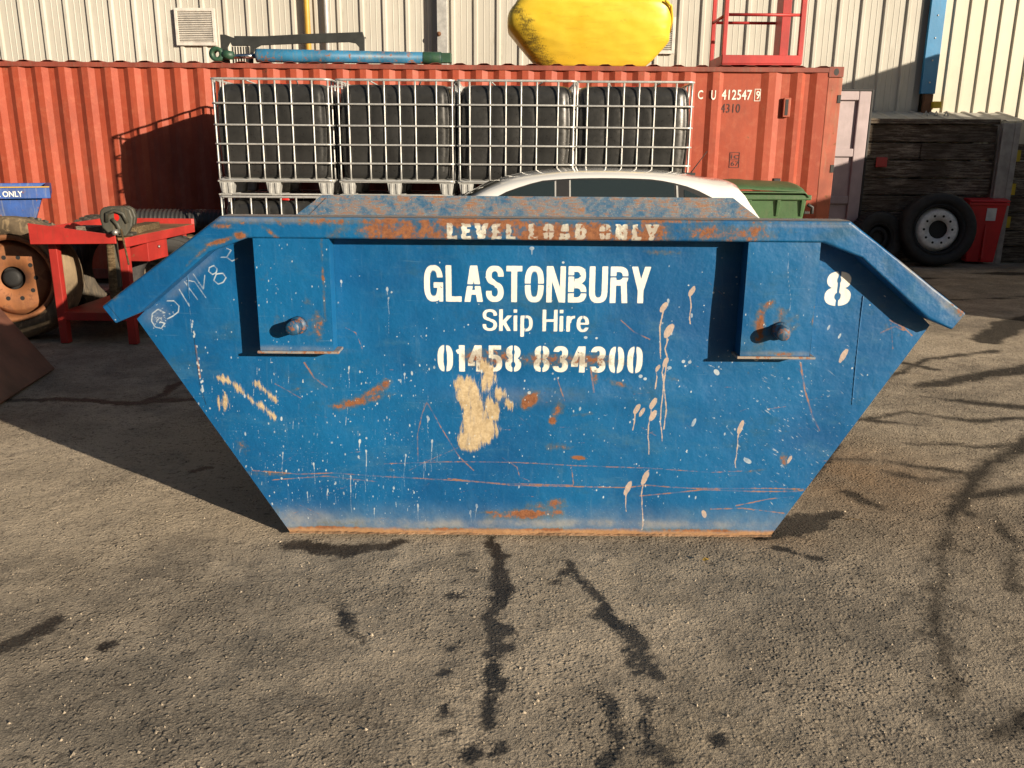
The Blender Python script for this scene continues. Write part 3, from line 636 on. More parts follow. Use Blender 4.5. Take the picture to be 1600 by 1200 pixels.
# white drips and spatter
for px, py, run in [(442, 708, 32), (670, 655, 5), (675, 690, 48), (668, 652, 26), (562, 690, 10), (572, 705, 60), (634, 712, 48), (548, 745, 50), (480, 770, 12), (512, 765, 16), (1044, 470, 8), (585, 795, 15), (490, 725, 25), (653, 790, 20), (545, 575, 30), (605, 452, 20), (607, 466, 50), (533, 440, 10), (632, 585, 16), (735, 800, 10), (745, 790, 20)]:
    w_ = rng.uniform(1.0, 2.4); ell(SPOTS, px, py, w_, w_ * rng.uniform(1.4, 2.4), rng.uniform(-10, 10))
    x = px; y = py; pts = [(x, y)]
    while y < py + run: y += 8; x += rng.uniform(-1.2, 1.2); pts.append((x, y))
    if run > 6: ln(SPOTS, pts[:max(2, len(pts) // 2)], 1.7); ln(SPOTS, pts, 1.0)
ell(SPOTS, 831, 388, 4, 3); ln(SPOTS, [(831, 388), (831, 397)], 2.4)
ell(SPOTS, 1046, 575, 4, 3); ell(SPOTS, 1084, 660, 3, 8, -20); ell(SPOTS, 1168, 720, 4, 8, 60); ell(SPOTS, 1120, 582, 4, 6, 40)
for e in [(915, 527, 3.2, 2.4), (932, 528, 2.4, 2), (1001, 588, 3.5, 3), (1008, 592, 3, 2.6), (1068, 565, 3, 3), (1078, 566, 3, 3), (1071, 572, 2, 2), (1182, 562, 4, 3), (827, 613, 3, 2.6), (880, 410, 2.4, 2), (1295, 512, 2, 5, -20), (1312, 525, 2, 5, -20)]: ell(SPOTS, *e)
for i in range(1700):
    if rng.random() < .62: px = 250 + 420 * rng.random() ** .9; py = 500 + 320 * rng.beta(2.2, 1.6)
    else: px = rng.uniform(640, 1150); py = 480 + 340 * rng.beta(2, 2)
    a = min(1.9, .42 + rng.exponential(.28)); ell(SPOTS, px, py, a, a * rng.uniform(1, 2.4), rng.uniform(-8, 8))
for i in range(330):
    px = rng.normal(1235, 75); py = rng.normal(655, 62)
    ell(SPOTS, px, py, 1.2 + rng.exponential(1.8), .55 + rng.random() * .5, -38 + rng.normal(0, 9))
for i in range(120): ell(SPOTS, rng.uniform(300, 1400), rng.uniform(400, 600), .8 + rng.random(), .9 + rng.random() * 1.2)
for i in range(130):
    px = rng.normal(490, 120); py = rng.uniform(560, 800); L = rng.uniform(3, 13); ln(SPOTS, [(px, py), (px + rng.uniform(-1, 1), py + L)], rng.uniform(.6, 1.3))
# rust scratches
for pts, w in [([(395, 735), (470, 741), (520, 739), (600, 745), (700, 750), (780, 755), (860, 757), (895, 758)], 2.2), ([(425, 750), (510, 744), (590, 753)], 1.8), ([(600, 725), (700, 722), (800, 722), (890, 727), (1010, 731), (1110, 738), (1160, 736)], 1.8),
        ([(700, 748), (800, 758), (900, 760), (980, 762), (1010, 758), (1080, 763), (1180, 763), (1250, 764)], 2.2), ([(1000, 775), (1100, 765), (1185, 768), (1240, 768), (1255, 766)], 2.4), ([(1150, 790), (1200, 780), (1240, 776)], 2.2), ([(1110, 795), (1160, 794), (1225, 802)], 2),
        ([(653, 722), (652, 680), (660, 645), (667, 628)], 2), ([(667, 628), (690, 670), (718, 715), (740, 735)], 2), ([(640, 735), (665, 722), (715, 700)], 1.5), ([(1251, 567), (1258, 610), (1270, 650), (1281, 673)], 3), ([(475, 567), (490, 590), (510, 605)], 3),
        ([(785, 715), (808, 730), (812, 745), (830, 752)], 1.4), ([(893, 730), (896, 757)], 1.6), ([(870, 590), (882, 625)], 2), ([(923, 575), (928, 612)], 3), ([(1100, 435), (1140, 470)], .8),
        ([(540, 512), (556, 520), (566, 545)], 1.4), ([(430, 600), (470, 622)], 2), ([(970, 500), (990, 518), (1015, 530)], 2.0), ([(1390, 500), (1412, 512), (1425, 524)], 3), ([(1376, 520), (1398, 510), (1412, 516)], 3), ([(1392, 505), (1395, 545)], 2)]: ln(SCR, pts, w)
for i in range(60):
    px = rng.uniform(420, 1300); py = rng.uniform(560, 820); an = rng.normal(8, 22); L = rng.uniform(6, 40); ln(SCR, [(px, py), (px + L * cos(radians(an)), py + L * sin(radians(an)))], rng.uniform(.5, 1.0))
ln(DARK, [(1349, 470), (1338, 560), (1330, 640)], 1.2)
ln(DARK, [(302, 515), (312, 600), (322, 632)], 1.6); ln(SCR, [(306, 540), (313, 590)], 3)
ln(SPOTS, [(291, 420), (296, 470), (300, 520)], 1.2)
for i in range(26): t = rng.random(); ell(SPOTS, 300 + 18 * t + rng.normal(0, 1.5), 500 + 120 * t, 1.5, 2.6)
# welded-on bead characters, upper left
for pts in [[(258, 489), (247, 483), (238, 490), (237, 502), (243, 511), (252, 513), (258, 505), (251, 503)], [(261, 470), (272, 470), (280, 478), (279, 487), (270, 494), (262, 498)], [(280, 452), (296, 478)], [(288, 440), (309, 468)], [(292, 438), (304, 440), (322, 465)], [(302, 428), (318, 452), (320, 430)],
        [(326, 424), (327, 418), (334, 415), (339, 420), (338, 426), (332, 429), (326, 424)], [(338, 428), (348, 427), (353, 434), (349, 441), (341, 444), (334, 438), (338, 428)], [(345, 402), (354, 402), (361, 391), (354, 388)], [(354, 402), (362, 408), (371, 404)]]: ln(PINK, pts, 1.5) if False else ln(SPOTS, pts, 2.3)
for i in range(80): ell(SPOTS, 240 + abs(rng.normal(0, 17)), 492 + rng.normal(0, 12), .5 + rng.random() * .9, .5 + rng.random())
RUSTB += [(870, 640, 12, 20, -25, .62), (828, 625, 12, 22, -35, .95), (862, 656, 8, 8, -30, .9), (905, 715, 16, 5, -5, .95), (560, 628, 60, 9, -14 + 28, .55), (590, 608, 38, 10, 30, .55), (525, 635, 26, 6, 0, .5), (820, 803, 75, 12, 2, .75), (850, 790, 40, 14, 8, .6), (460, 610, 14, 4, 30, .5),
        (880, 698, 34, 8, 0, .45), (930, 590, 6, 16, 0, .6), (965, 600, 20, 6, -15, .55), (905, 648, 24, 5, 5, .45), (1390, 512, 22, 14, -30, .42), (1225, 720, 8, 12, 20, .5), (760, 800, 40, 5, 0, .6), (765, 560, 60, 20, 0, .62), (880, 562, 130, 14, 0, .58), (330, 800, 1, 1, 0, 0), (520, 826, 90, 5, 0, .8), (800, 828, 200, 5, 0, .75), (1100, 829, 110, 5, 0, .7), (430, 800, 12, 16, 30, .5), (780, 520, 14, 8, 0, .4), (880, 520, 70, 6, 0, .3), (1050, 590, 20, 10, 0, .3), (1170, 560, 10, 12, 0, .3), (640, 735, 60, 5, 0, .35),
        (600, 745, 90, 4, 3, .3), (1185, 735, 24, 4, 8, .6), (1240, 765, 20, 4, 0, .55), (1045, 395, 46, 6, 0, .55), (1395, 585, 10, 10, 0, .4), (540, 820, 90, 8, 0, .35), (420, 740, 40, 6, 0, .4), (380, 700, 14, 26, 35, .3)]
DUST += [(245, 492, 20, 16, 40, .3), (300, 430, 60, 8, 42, .2), (468, 548, 60, 5, 0, .3), (460, 812, 60, 16, 0, .4), (900, 818, 320, 7, 0, .5), (640, 818, 180, 8, 0, .4), (820, 620, 110, 14, 0, .13), (1204, 558, 60, 5, 0, .3), (780, 820, 30, 12, 0, .35)]

def skip_marks(X, Z, which):
    let = np.full(X.shape, -.03)
    if which == 'plate':
        word(X, Z, let, 'GLASTONBURY', 663, 1015, 414, 471, YP, .185, .08)
        word(X, Z, let, 'Skip Hire', 754, 920, 483, 517, YP, .145, .075)
        word(X, Z, let, '01458 834300', 684, 1003, 539, 581, YP, .20, .10)
        word(X, Z, let, '8', 1287, 1328, 424, 478, YP, .205, 0)
        A = (let, field(X, Z, SPOTS), field(X, Z, MUD, -.04), soft(X, Z, RUSTB)); B = (field(X, Z, PINK), field(X, Z, SCR), soft(X, Z, DUST), field(X, Z, DARK))
        return A, B
    z0 = np.full(X.shape, -.03)
    if which == 'rim':
        word(X, Z, let, 'LEVEL LOAD ONLY', 698, 1028, 348, 374, YR, .30, .18)
        k = np.clip((vnoise(X + 5, Z * 2.2 + 3, 60, 9) - .42), -.4, .4) * .03
        let = np.where(let > -.02, let - np.maximum(k, 0) * .28, let)
        rb = [(900, 362, 210, 26, 0, .74), (640, 360, 120, 24, 0, .70), (1130, 360, 110, 18, 0, .62), (700, 345, 340, 8, 0, .68), (1050, 343, 300, 5, 0, .55), (440, 345, 100, 5, 0, .5), (600, 377, 80, 5, 0, .6), (385, 365, 12, 8, 0, .8), (360, 350, 20, 6, 0, .6), (360, 372, 30, 5, 15, .7), (190, 455, 10, 10, 0, .6), (1480, 480, 10, 30, 50, .5),
              (430, 358, 34, 5, -38, .6), (445, 345, 14, 5, -50, .7), (1420, 430, 100, 5, -42, .35), (240, 400, 90, 4, 40, .3), (322, 395, 30, 4, 40, .5)]
        sc = []; [ln(sc, [(x, y), (x + dx, y + dy)], w, YR) for x, y, dx, dy, w in [(400, 350, 40, 28, 2), (1060, 372, 24, -18, 4), (1085, 374, 26, -20, 3), (1110, 372, 25, -18, 5), (1140, 368, 24, -14, 4), (1165, 372, 22, -20, 3), (590, 350, 18, 22, 5), (560, 352, 22, 20, 4), (640, 348, -12, 24, 4)]]
        sp = []; [ln(sp, q, w, YR) for q, w in [([(366, 340), (372, 352), (382, 371)], 2.2), ([(200, 452), (208, 464), (218, 476)], 2.2), ([(1225, 352), (1228, 378), (1230, 395)], 1.6), ([(1392, 390), (1396, 415)], 1.6)]]
        for i in range(240): ell(sp, rng.uniform(170, 1500), rng.uniform(335, 500), .5 + rng.random(), .6 + rng.random() * 1.4, 0, YR)
        dk = []; [ln(dk, q, 1.3, YR) for q in [[(313, 360), (331, 390)], [(1310, 352), (1292, 382)], [(163, 470), (188, 500)], [(1457, 452), (1440, 472)], [(395, 372), (515, 372)], [(1165, 381), (1290, 382)]]]
        pale_marks = [(440, 341, 120, 4, 0, .6), (1240, 350, 100, 3, 0, .3), (800, 338, 500, 3, 0, .6), (1415, 425, 110, 4, -42, .8), (1415, 418, 110, 3, -42, .8)]  # last two streaks paint the bright edge highlight along the right slope
        return (let, field(X, Z, sp), z0 - .01, soft(X, Z, rb)), (z0, field(X, Z, sc), soft(X, Z, pale_marks), field(X, Z, dk))
    if which == 'lug':
        rb = [(458, 500, 28, 18, 0, .45), (485, 510, 14, 18, 0, .5), (505, 505, 16, 26, 0, .55), (1215, 500, 26, 34, 0, .47), (1178, 500, 10, 40, 0, .6), (1190, 470, 16, 8, 35, .65), (1213, 545, 24, 5, 0, .6), (1262, 470, 3, 60, 0, .4), (513, 440, 3, 90, 0, .5), (488, 465, 10, 8, -30, .5)]
        sp = []
        for i in range(130): ell(sp, rng.uniform(390, 530) + (770 if rng.random() < .3 else 0), rng.uniform(380, 545), .4 + rng.random() * .9, .7 + rng.random() * 1.8, 0, YR)
        ln(sp, [(1232, 395), (1231, 430), (1236, 470), (1234, 485)], 1.3, YR)
        pale_marks = [(460, 538, 70, 5, 0, .35), (1210, 545, 60, 4, 0, .35), (1250, 430, 12, 50, 0, .1)]
        return (z0, field(X, Z, sp), z0 - .01, soft(X, Z, rb)), (z0, z0, soft(X, Z, pale_marks), z0)

# ------------------------------------------------------------------ the blue skip
CX = .085
def build_skip():
    root = thing('skip', 'large dented blue steel skip with white stencilled lettering in the middle of the yard', 'skip', (CX, 4.3, 0))
    YB = 5.19; YBR = 5.10 + .09
    # half width at a height
    def hw(z): return np.where(z < .94, 1.045 + (1.615 - 1.045) * z / .94, 1.615 - (1.615 - 1.19) * (z - .94) / (1.345 - .94))
    nr, nc = 400, 960
    zr = np.linspace(0.0, 1.345, nr); u = np.linspace(-1, 1, nc)
    Z = np.repeat(zr[:, None], nc, 1); X = CX + hw(Z) * u[None, :]
    X[Z < 0] = X[Z < 0]
    dent = .011 * (vnoise(X, Z, 2.3, 11) - .5) + .012 * np.exp(-((X - .1) / .5) ** 2 - ((Z - .72) / .05) ** 2) * 1.0 - .010 * np.exp(-((X - .1) / .55) ** 2 - ((Z - .62) / .05) ** 2) + .003 * (vnoise(X, Z, 9, 12) - .5)
    dent *= np.clip((1.0 - np.abs(u[None, :])) * 8, 0, 1) * np.clip((1.3 - Z) * 8, 0, 1)
    Yv = YP + dent
    poly = [(CX - 1.045, 0), (CX + 1.045, 0), (CX + 1.615, .94), (CX + 1.19, 1.345), (CX - 1.19, 1.345), (CX - 1.615, .94)]
    back = MB().prismY(poly, YP + .012, YP + .020)
    sheet('side_panel', X, Yv, Z, M['skip'], root, skip_marks(X, Z, 'plate'), extra=back)
    MB().prismY(poly, YB - .008, YB).build('side_panel', M['worn'], root)
    # vertical weld seams on the plate
    for q_ in ([(291, 402), (296, 470), (303, 540), (312, 600), (318, 625)], [(1349, 462), (1342, 520), (1336, 580), (1331, 636)]):
        pts = []; 
        for (a0, b0), (a1, b1) in zip(q_, q_[1:]):
            for k in range(14): pts.append((a0 + (a1 - a0) * k / 14, b0 + (b1 - b0) * k / 14))
        W_ = [onY(px, py, YP) for px, py in pts]; wb = MB(); wb.tube([(w[0], YP + .001 + .004 * 0, w[2]) for w in W_], [.0024 + .0012 * (i % 2) for i in range(len(W_))], 6); wb.build('weld_bead', M['pinblue'], root)
    # rim: front and back frames, front one carries the lettering
    T = [(-1.706, 1.007), (-1.62, 1.069), (-1.33, 1.277), (-1.215, 1.36), (1.215, 1.36), (1.33, 1.277), (1.62, 1.069), (1.706, 1.007)]
    Bm = [(-1.66, .94), (-1.56, .983), (-1.27, 1.222), (-1.115, 1.279), (1.115, 1.279), (1.27, 1.222), (1.56, .983), (1.66, .94)]
    seg = [60, 170, 60, 900, 60, 170, 60]; tx, tz, bx, bz = [], [], [], []
    for i, n in enumerate(seg):
        for k in range(n + (i == len(seg) - 1)):
            f = k / n; tx.append(T[i][0] + (T[i + 1][0] - T[i][0]) * f); tz.append(T[i][1] + (T[i + 1][1] - T[i][1]) * f); bx.append(Bm[i][0] + (Bm[i + 1][0] - Bm[i][0]) * f); bz.append(Bm[i][1] + (Bm[i + 1][1] - Bm[i][1]) * f)
    v = np.linspace(0, 1, 34)[:, None]; tx, tz, bx, bz = map(np.array, (tx, tz, bx, bz))
    X = CX + bx[None] * (1 - v) + tx[None] * v; Zr = bz[None] * (1 - v) + tz[None] * v
    rp = [(CX + x, z) for x, z in Bm] + [(CX + x, z) for x, z in T[::-1]]
    bow = .006 * (vnoise(X, Zr, 3, 21) - .5) + .003 * (vnoise(X, Zr, 11, 22) - .5)
    edge_r = .012 * np.clip(1 - np.minimum(v, 1 - v) * 33 / 3, 0, 1) ** 2
    Yr = YR + bow + edge_r * .5
    n = len(rp)
    body = MB(); body.add([(x, YR + .006, z) for x, z in rp] + [(x, YP + .012, z) for x, z in rp], [(i, i + n, (i + 1) % n + n, (i + 1) % n) for i in range(n)] + [list(range(2 * n - 1, n - 1, -1))])
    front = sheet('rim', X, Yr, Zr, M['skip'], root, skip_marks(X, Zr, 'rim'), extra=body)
    tp = MB()
    tt = [(CX + x, z + .0015) for x, z in T]
    for i in range(len(tt) - 1):
        (x0, z0), (x1, z1) = tt[i], tt[i + 1]; tp.add([(x0, YR + .004, z0), (x1, YR + .004, z1), (x1, YP + .03, z1), (x0, YP + .03, z0)], [(0, 1, 2, 3)])
    tp.build('rim_cap', M['rimtop'], front)
    br = MB().prismY(rp, YB + .001, YBR).build('rim', M['worn'], root)
    # end rims: square tube joining the tips, and the sloping end plates, floor
    for s in (-1, 1):
        e = MB(); e.prismY([(CX + s * 1.60, .965), (CX + s * 1.66, .94), (CX + s * 1.706, 1.007), (CX + s * 1.645, 1.045)], YP + .014, YB - .002)
        e.build('end_rim', M['worn'], root, .004)
        p = MB(); a = (CX + s * 1.045, .0); b = (CX + s * 1.612, .95); th = .008
        p.prismY([(a[0], a[1]), (b[0], b[1]), (b[0] - s * th, b[1] + th * .6), (a[0] - s * th, a[1] + th)], YP + .021, YB - .009)
        p.build('end_panel', M['worn'], root)
    fl = MB().box((CX - 1.035, YP + .021, .004), (CX + 1.035, YB - .009, .012)); fl.build('floor_panel', M['worn'], root)
    bs = MB(); N_ = 150; vs = []; rq = random.Random(8)
    for i in range(N_ + 1):
        x = CX - 1.048 + 2.096 * i / N_; hz = .004 + .006 * rq.random() + .002 * sin(i * .17); yy = YP - .004 - .007 * rq.random()
        vs += [(x, yy, 0), (x, yy + .001, hz * .6), (x, YP - .0015, hz)]
    bs.add(vs, [(i * 3 + k, i * 3 + 3 + k, i * 3 + 4 + k, i * 3 + 1 + k) for i in range(N_) for k in range(2)], 0, False); bs.build('base_strip', M['dirtstrip'], root, recalc=False)
    # lifting lug posts with pins
    def lug(xa, xb, za, y0, y1, front):
        nu, nv_ = 76, 110; Xg = np.repeat(np.linspace(xa, xb, nu)[None], nv_, 0); Zg = np.repeat(np.linspace(za, 1.2785, nv_)[:, None], nu, 1)
        if front:
            tap = (1.2785 - Zg) / .45 * 0
            Yg = y0 + .003 * (vnoise(Xg, Zg, 6, 31) - .5)
            bd = MB(); bd.add([(xa, y0, za), (xb, y0, za), (xb, y0, 1.2785), (xa, y0, 1.2785), (xa, y1, za), (xb, y1, za), (xb, y1, 1.2785), (xa, y1, 1.2785)], [(0, 4, 5, 1), (1, 5, 6, 2), (0, 3, 7, 4)])
            L = sheet('lug_post', Xg, Yg, Zg, M['skip'], root, skip_marks(Xg, Zg, 'lug'), extra=bd)
        else: L = MB().box((xa, y0, za), (xb, y1, 1.2785)).build('lug_post', M['worn'], root, .004)
        sgn = -1 if front else 1
        yo = y0 - .006 if front else y1 + .006; yi = y1 if front else y0
        MB().box((xa - .012, yo, za - .011), (xb + .022, yi, za - .001)).build('flange', M['rimtop'], L, .002)
        px = xa + (xb - xa) * .52; pz = za + .105
        pin = MB(); yy = y0 if front else y1
        pin.tube([(px, yy + .002 * -sgn, pz), (px, yy + sgn * .070, pz), (px, yy + sgn * .076, pz)], [.028, .028, .024], 24); pin.tube([(px + .006, yy + sgn * .001, pz), (px + .006, yy + sgn * .02, pz)], [.036, .034], 24)
        pin.build('lifting_pin', M['pin'], L)
    lug(-1.008, -.716, .833, YR, YP, True); lug(.912, 1.192, .826, YR, YP, True)
    lug(-1.008, -.716, .833, YB, YB + .09, False); lug(.912, 1.192, .826, YB, YB + .09, False)
    return root
build_skip()

# ------------------------------------------------------------------ red shipping container
def build_container():
    Y0, Y1, X0, X1, H = 10.68, 13.12, -8.32, 3.87, 2.62
    c = thing('shipping_container', 'long red corrugated shipping container with a pale door swung open at its right end', 'container', (-2.3, 11.7, 0))
    # side profile (x, depth)
    pr = []; R0, D = .012, .045
    fx = lambda px: onY(px, 200, Y0 + .02)[0]
    pts = [(X1 - .17, R0), (fx(1269), R0), (fx(1259), D), (fx(1252), D), (fx(1246), R0), (fx(1239), R0), (fx(1229), D), (fx(1216), D), (fx(1206), R0), (fx(1195), R0), (fx(1184), D), (fx(1126), D), (fx(1119), R0), (fx(1109), R0), (fx(1101), D), (fx(1083), D)]
    x = fx(1083); pts2 = []
    while x > X0 + .2:
        pts2 += [(x - .066, R0), (x - .137, R0), (x - .203, D), (x - .273, D)]; x -= .273
    prof = pts + pts2
    m = MB(); n = len(prof); zs = [.16, H - .07]
    vs = [(px, Y0 + d, z) for z in zs for px, d in prof]
    m.add(vs, [(i, i + 1, i + 1 + n, i + n) for i in range(n - 1)])
    side = m.build('side_panel', M['cont'], c, recalc=False)
    side.modifiers.new('w', 'SOLIDIFY').thickness = .003
    r = MB(); r.box((X0 + .15, Y0, H - .068), (X1 - .176, Y0 + .06, H - .012)); r.build('top_rail', M['rail'], c, .006)
    r = MB(); r.box((X0 + .15, Y0, .06), (X1 - .176, Y0 + .06, .18)); r.build('bottom_rail', M['rail'], c, .006)
    r = MB(); r.box((X0 + .15, Y1 - .06, 0.06), (X1 - .176, Y1, H - .012)); r.box((X0, Y0 + .07, .06), (X0 + .06, Y1 - .07, H - .02)); r.build('rear_panel', M['cont'], c)
    # corrugated roof whose ridges show above the rail
    rf = MB(); xs = []; x = X0 + .18
    while x < X1 - .3: xs += [(x, 0), (x + .05, .02), (x + .12, .022), (x + .17, 0)]; x += .285
    n = len(xs); ys = [Y0 + .015, Y1 - .02]
    rf.add([(px, y, H - .012 + d) for y in ys for px, d in xs], [(i, i + 1, i + 1 + n, i + n) for i in range(n - 1)])
    o = rf.build('roof', M['rail'], c, recalc=False); o.modifiers.new('w', 'SOLIDIFY').thickness = .003
    for yy in (Y0, Y1):
        s = 1 if yy == Y0 else -1
        MB().box((X1 - .175, yy + s * .004, .118), (X1 - .004, yy + s * .16, H - .122)).build('corner_post', M['post'], c, .008)
        MB().box((X0, yy, .118), (X0 + .15, yy + s * .16, H - .122)).build('corner_post', M['post'], c, .008)
        for za, zb in ((H - .118, H), (0, .118)):
            for xa, xb in ((X1 - .178, X1), (X0, X0 + .178)):
                k = MB().box((xa, yy, za), (xb, yy + s * .162, zb)).build('corner_casting', M['rail'], c, .006)
                xm = (xa + xb) / 2; zm = (za + zb) / 2
                q = MB(); q.add([(xm + .030 * cos(a), yy - s * .0015, zm + .040 * sin(a)) for a in [2 * pi * i / 16 for i in range(16)]], [list(range(16))]); q.build('slot', M['black_line'], k)
    for z in (2.26, 1.46, .72): MB().box((X1 - .045, Y0 - .004, z - .045), (X1 - .008, Y0 + .003, z + .045)).build('hinge_slot', M['black_line'], c)
    v = MB(); v.box((3.19, Y0 - .012, 2.05), (3.275, Y0 + .028, 2.27)); k = v.build('vent', M['post'], c, .008)
    MB().box((3.21, Y0 - .016, 2.07), (3.245, Y0 - .0125, 2.25)).build('vent_slot', M['black_line'], k)
    # pale door opened outwards at the far corner: frame, recessed panels, seal
    D0 = 13.5; xa, xb, za, zb = X1 + .05, 5.34, .14, 2.575
    dr = MB(); dr.box((xa, D0, za), (xb - .012, D0 + .03, zb - .02))
    door = dr.build('door', M['doorpink'], c, .004)
    fr = MB(); fr.box((xb - .20, D0 - .045, za), (xb - .02, D0 - .001, zb - .03)); fr.box((xa, D0 - .045, zb - .16), (xb - .203, D0 - .001, zb - .03)); fr.box((xa, D0 - .045, 1.60), (xb - .203, D0 - .001, 1.72)); fr.box((xa, D0 - .045, .90), (xb - .203, D0 - .001, 1.02)); fr.box((xa, D0 - .045, za), (xb - .203, D0 - .001, .3))
    fr.build('door_frame', M['doorpink'], door, .012)
    MB().box((xb - .018, D0 - .05, za - .01), (xb + .012, D0 + .035, zb)).box((xa, D0 - .05, zb - .028), (xb - .02, D0 + .035, zb)).build('seal', M['black_line'], door, .004)
    for z in (2.16, 1.52, .75): MB().box((xa + .55, D0 - .012, z), (xa + .80, D0 - .001, z + .03)).build('fitting', M['galv2'], door, .003)
    # end opening posts and the near door folded back along the far end
    MB().box((X1 - .09, Y0 + .17, H - .20), (X1 - .005, Y1 - .17, H - .01)).build('header', M['post'], c, .006)
    MB().box((X1 - .09, Y0 + .17, 0.03), (X1 - .005, Y1 - .17, .15)).build('sill', M['post'], c, .006)
    # markings
    yt = Y0 + D - .0065
    def mark(s, px0, px1, pyt, pyb, mat, bold=.0, sp=1.05, yy=yt, name='marking', flat=.0008):
        a = onY(px0, pyb, yy); b = onY(px1, pyb, yy); t = onY(px0, pyt, yy); h = t[2] - a[2]
        size = h / .70
        o = text_mesh(name, s, size, mat, c, (0, 0, 0), 1.0, bold, spacing=sp, ext=flat)
        me = o.data; xs_ = [v.co.x for v in me.vertices]; w = max(xs_) - min(xs_); k = (b[0] - a[0]) / w; x0 = min(xs_)
        for v_ in me.vertices: v_.co.x = (v_.co.x - x0) * k
        off = Vector(c.location); me.transform(Matrix.Translation((a[0] - off[0], yy - off[1] + off[1] , a[2] - off[2] + off[2])))
        return o
    def mark2(s, px0, px1, pyt, pyb, mat, bold=0, sp=1.05, yy=yt):
        a = onY(px0, pyb, yy); b = onY(px1, pyb, yy); t = onY(px0, pyt, yy); h = t[2] - a[2]
        cu = bpy.data.curves.new('marking', 'FONT'); cu.body = s; cu.size = 1; cu.extrude = .0008; cu.offset = bold; cu.space_character = sp; cu.resolution_u = 3
        o = bpy.data.objects.new('m', cu); COL.objects.link(o); me = bpy.data.meshes.new_from_object(o); bpy.data.objects.remove(o); bpy.data.curves.remove(cu)
        V = np.array([v.co[:] for v in me.vertices]); lo, hi = V.min(0), V.max(0); sx = (b[0] - a[0]) / (hi[0] - lo[0]); sz = h / (hi[1] - lo[1])
        for v_ in me.vertices:
            q = v_.co.copy(); v_.co = (a[0] + (q.x - lo[0]) * sx - c.location.x, yy - q.z - c.location.y, a[2] + (q.y - lo[1]) * sz - c.location.z)
        me.materials.clear(); me.materials.append(mat); r_ = bpy.data.objects.new('marking', me); COL.objects.link(r_); r_.parent = c
    mark2('C', 1090, 1098, 141, 155, M['white'], .015, yy=Y0 + D - .006); mark2('U', 1111, 1118, 141, 156, M['white'], .015, yy=Y0 + R0 - .0065)
    mark2('412547', 1127, 1174, 140, 156, M['white'], .015); mark2('9', 1181, 1187, 142, 155, M['white'], .015)
    q = MB(); a = onY(1178, 158, yt); b = onY(1189, 139, yt); w = .006
    q.box((a[0], yt - .002, a[2]), (b[0], yt, a[2] + w)); q.box((a[0], yt - .002, b[2] - w), (b[0], yt, b[2])); q.box((a[0], yt - .002, a[2] + w), (a[0] + w, yt, b[2] - w)); q.box((b[0] - w, yt - .002, a[2] + w), (b[0], yt, b[2] - w)); q.build('marking', M['white'], c)
    mark2('4310', 1126, 1156, 162, 176, M['dark_mark'])
    mark2('ic', 1142, 1154, 240, 248, M['dark_mark']); mark2('67', 1142, 1154, 252, 259, M['dark_mark'])
    q = MB(); a = onY(1139, 262, yt); b = onY(1156, 238, yt); w = .005; zm = (a[2] + b[2]) / 2
    for z in (a[2], zm, b[2] - w): q.box((a[0], yt - .002, z), (b[0], yt, z + w))
    for x in (a[0], b[0] - w): q.box((x, yt - .002, a[2] + w), (x + w, yt, zm)); q.box((x, yt - .002, zm + w), (x + w, yt, b[2] - w))
    q.build('marking', M['dark_mark'], c)
build_container()

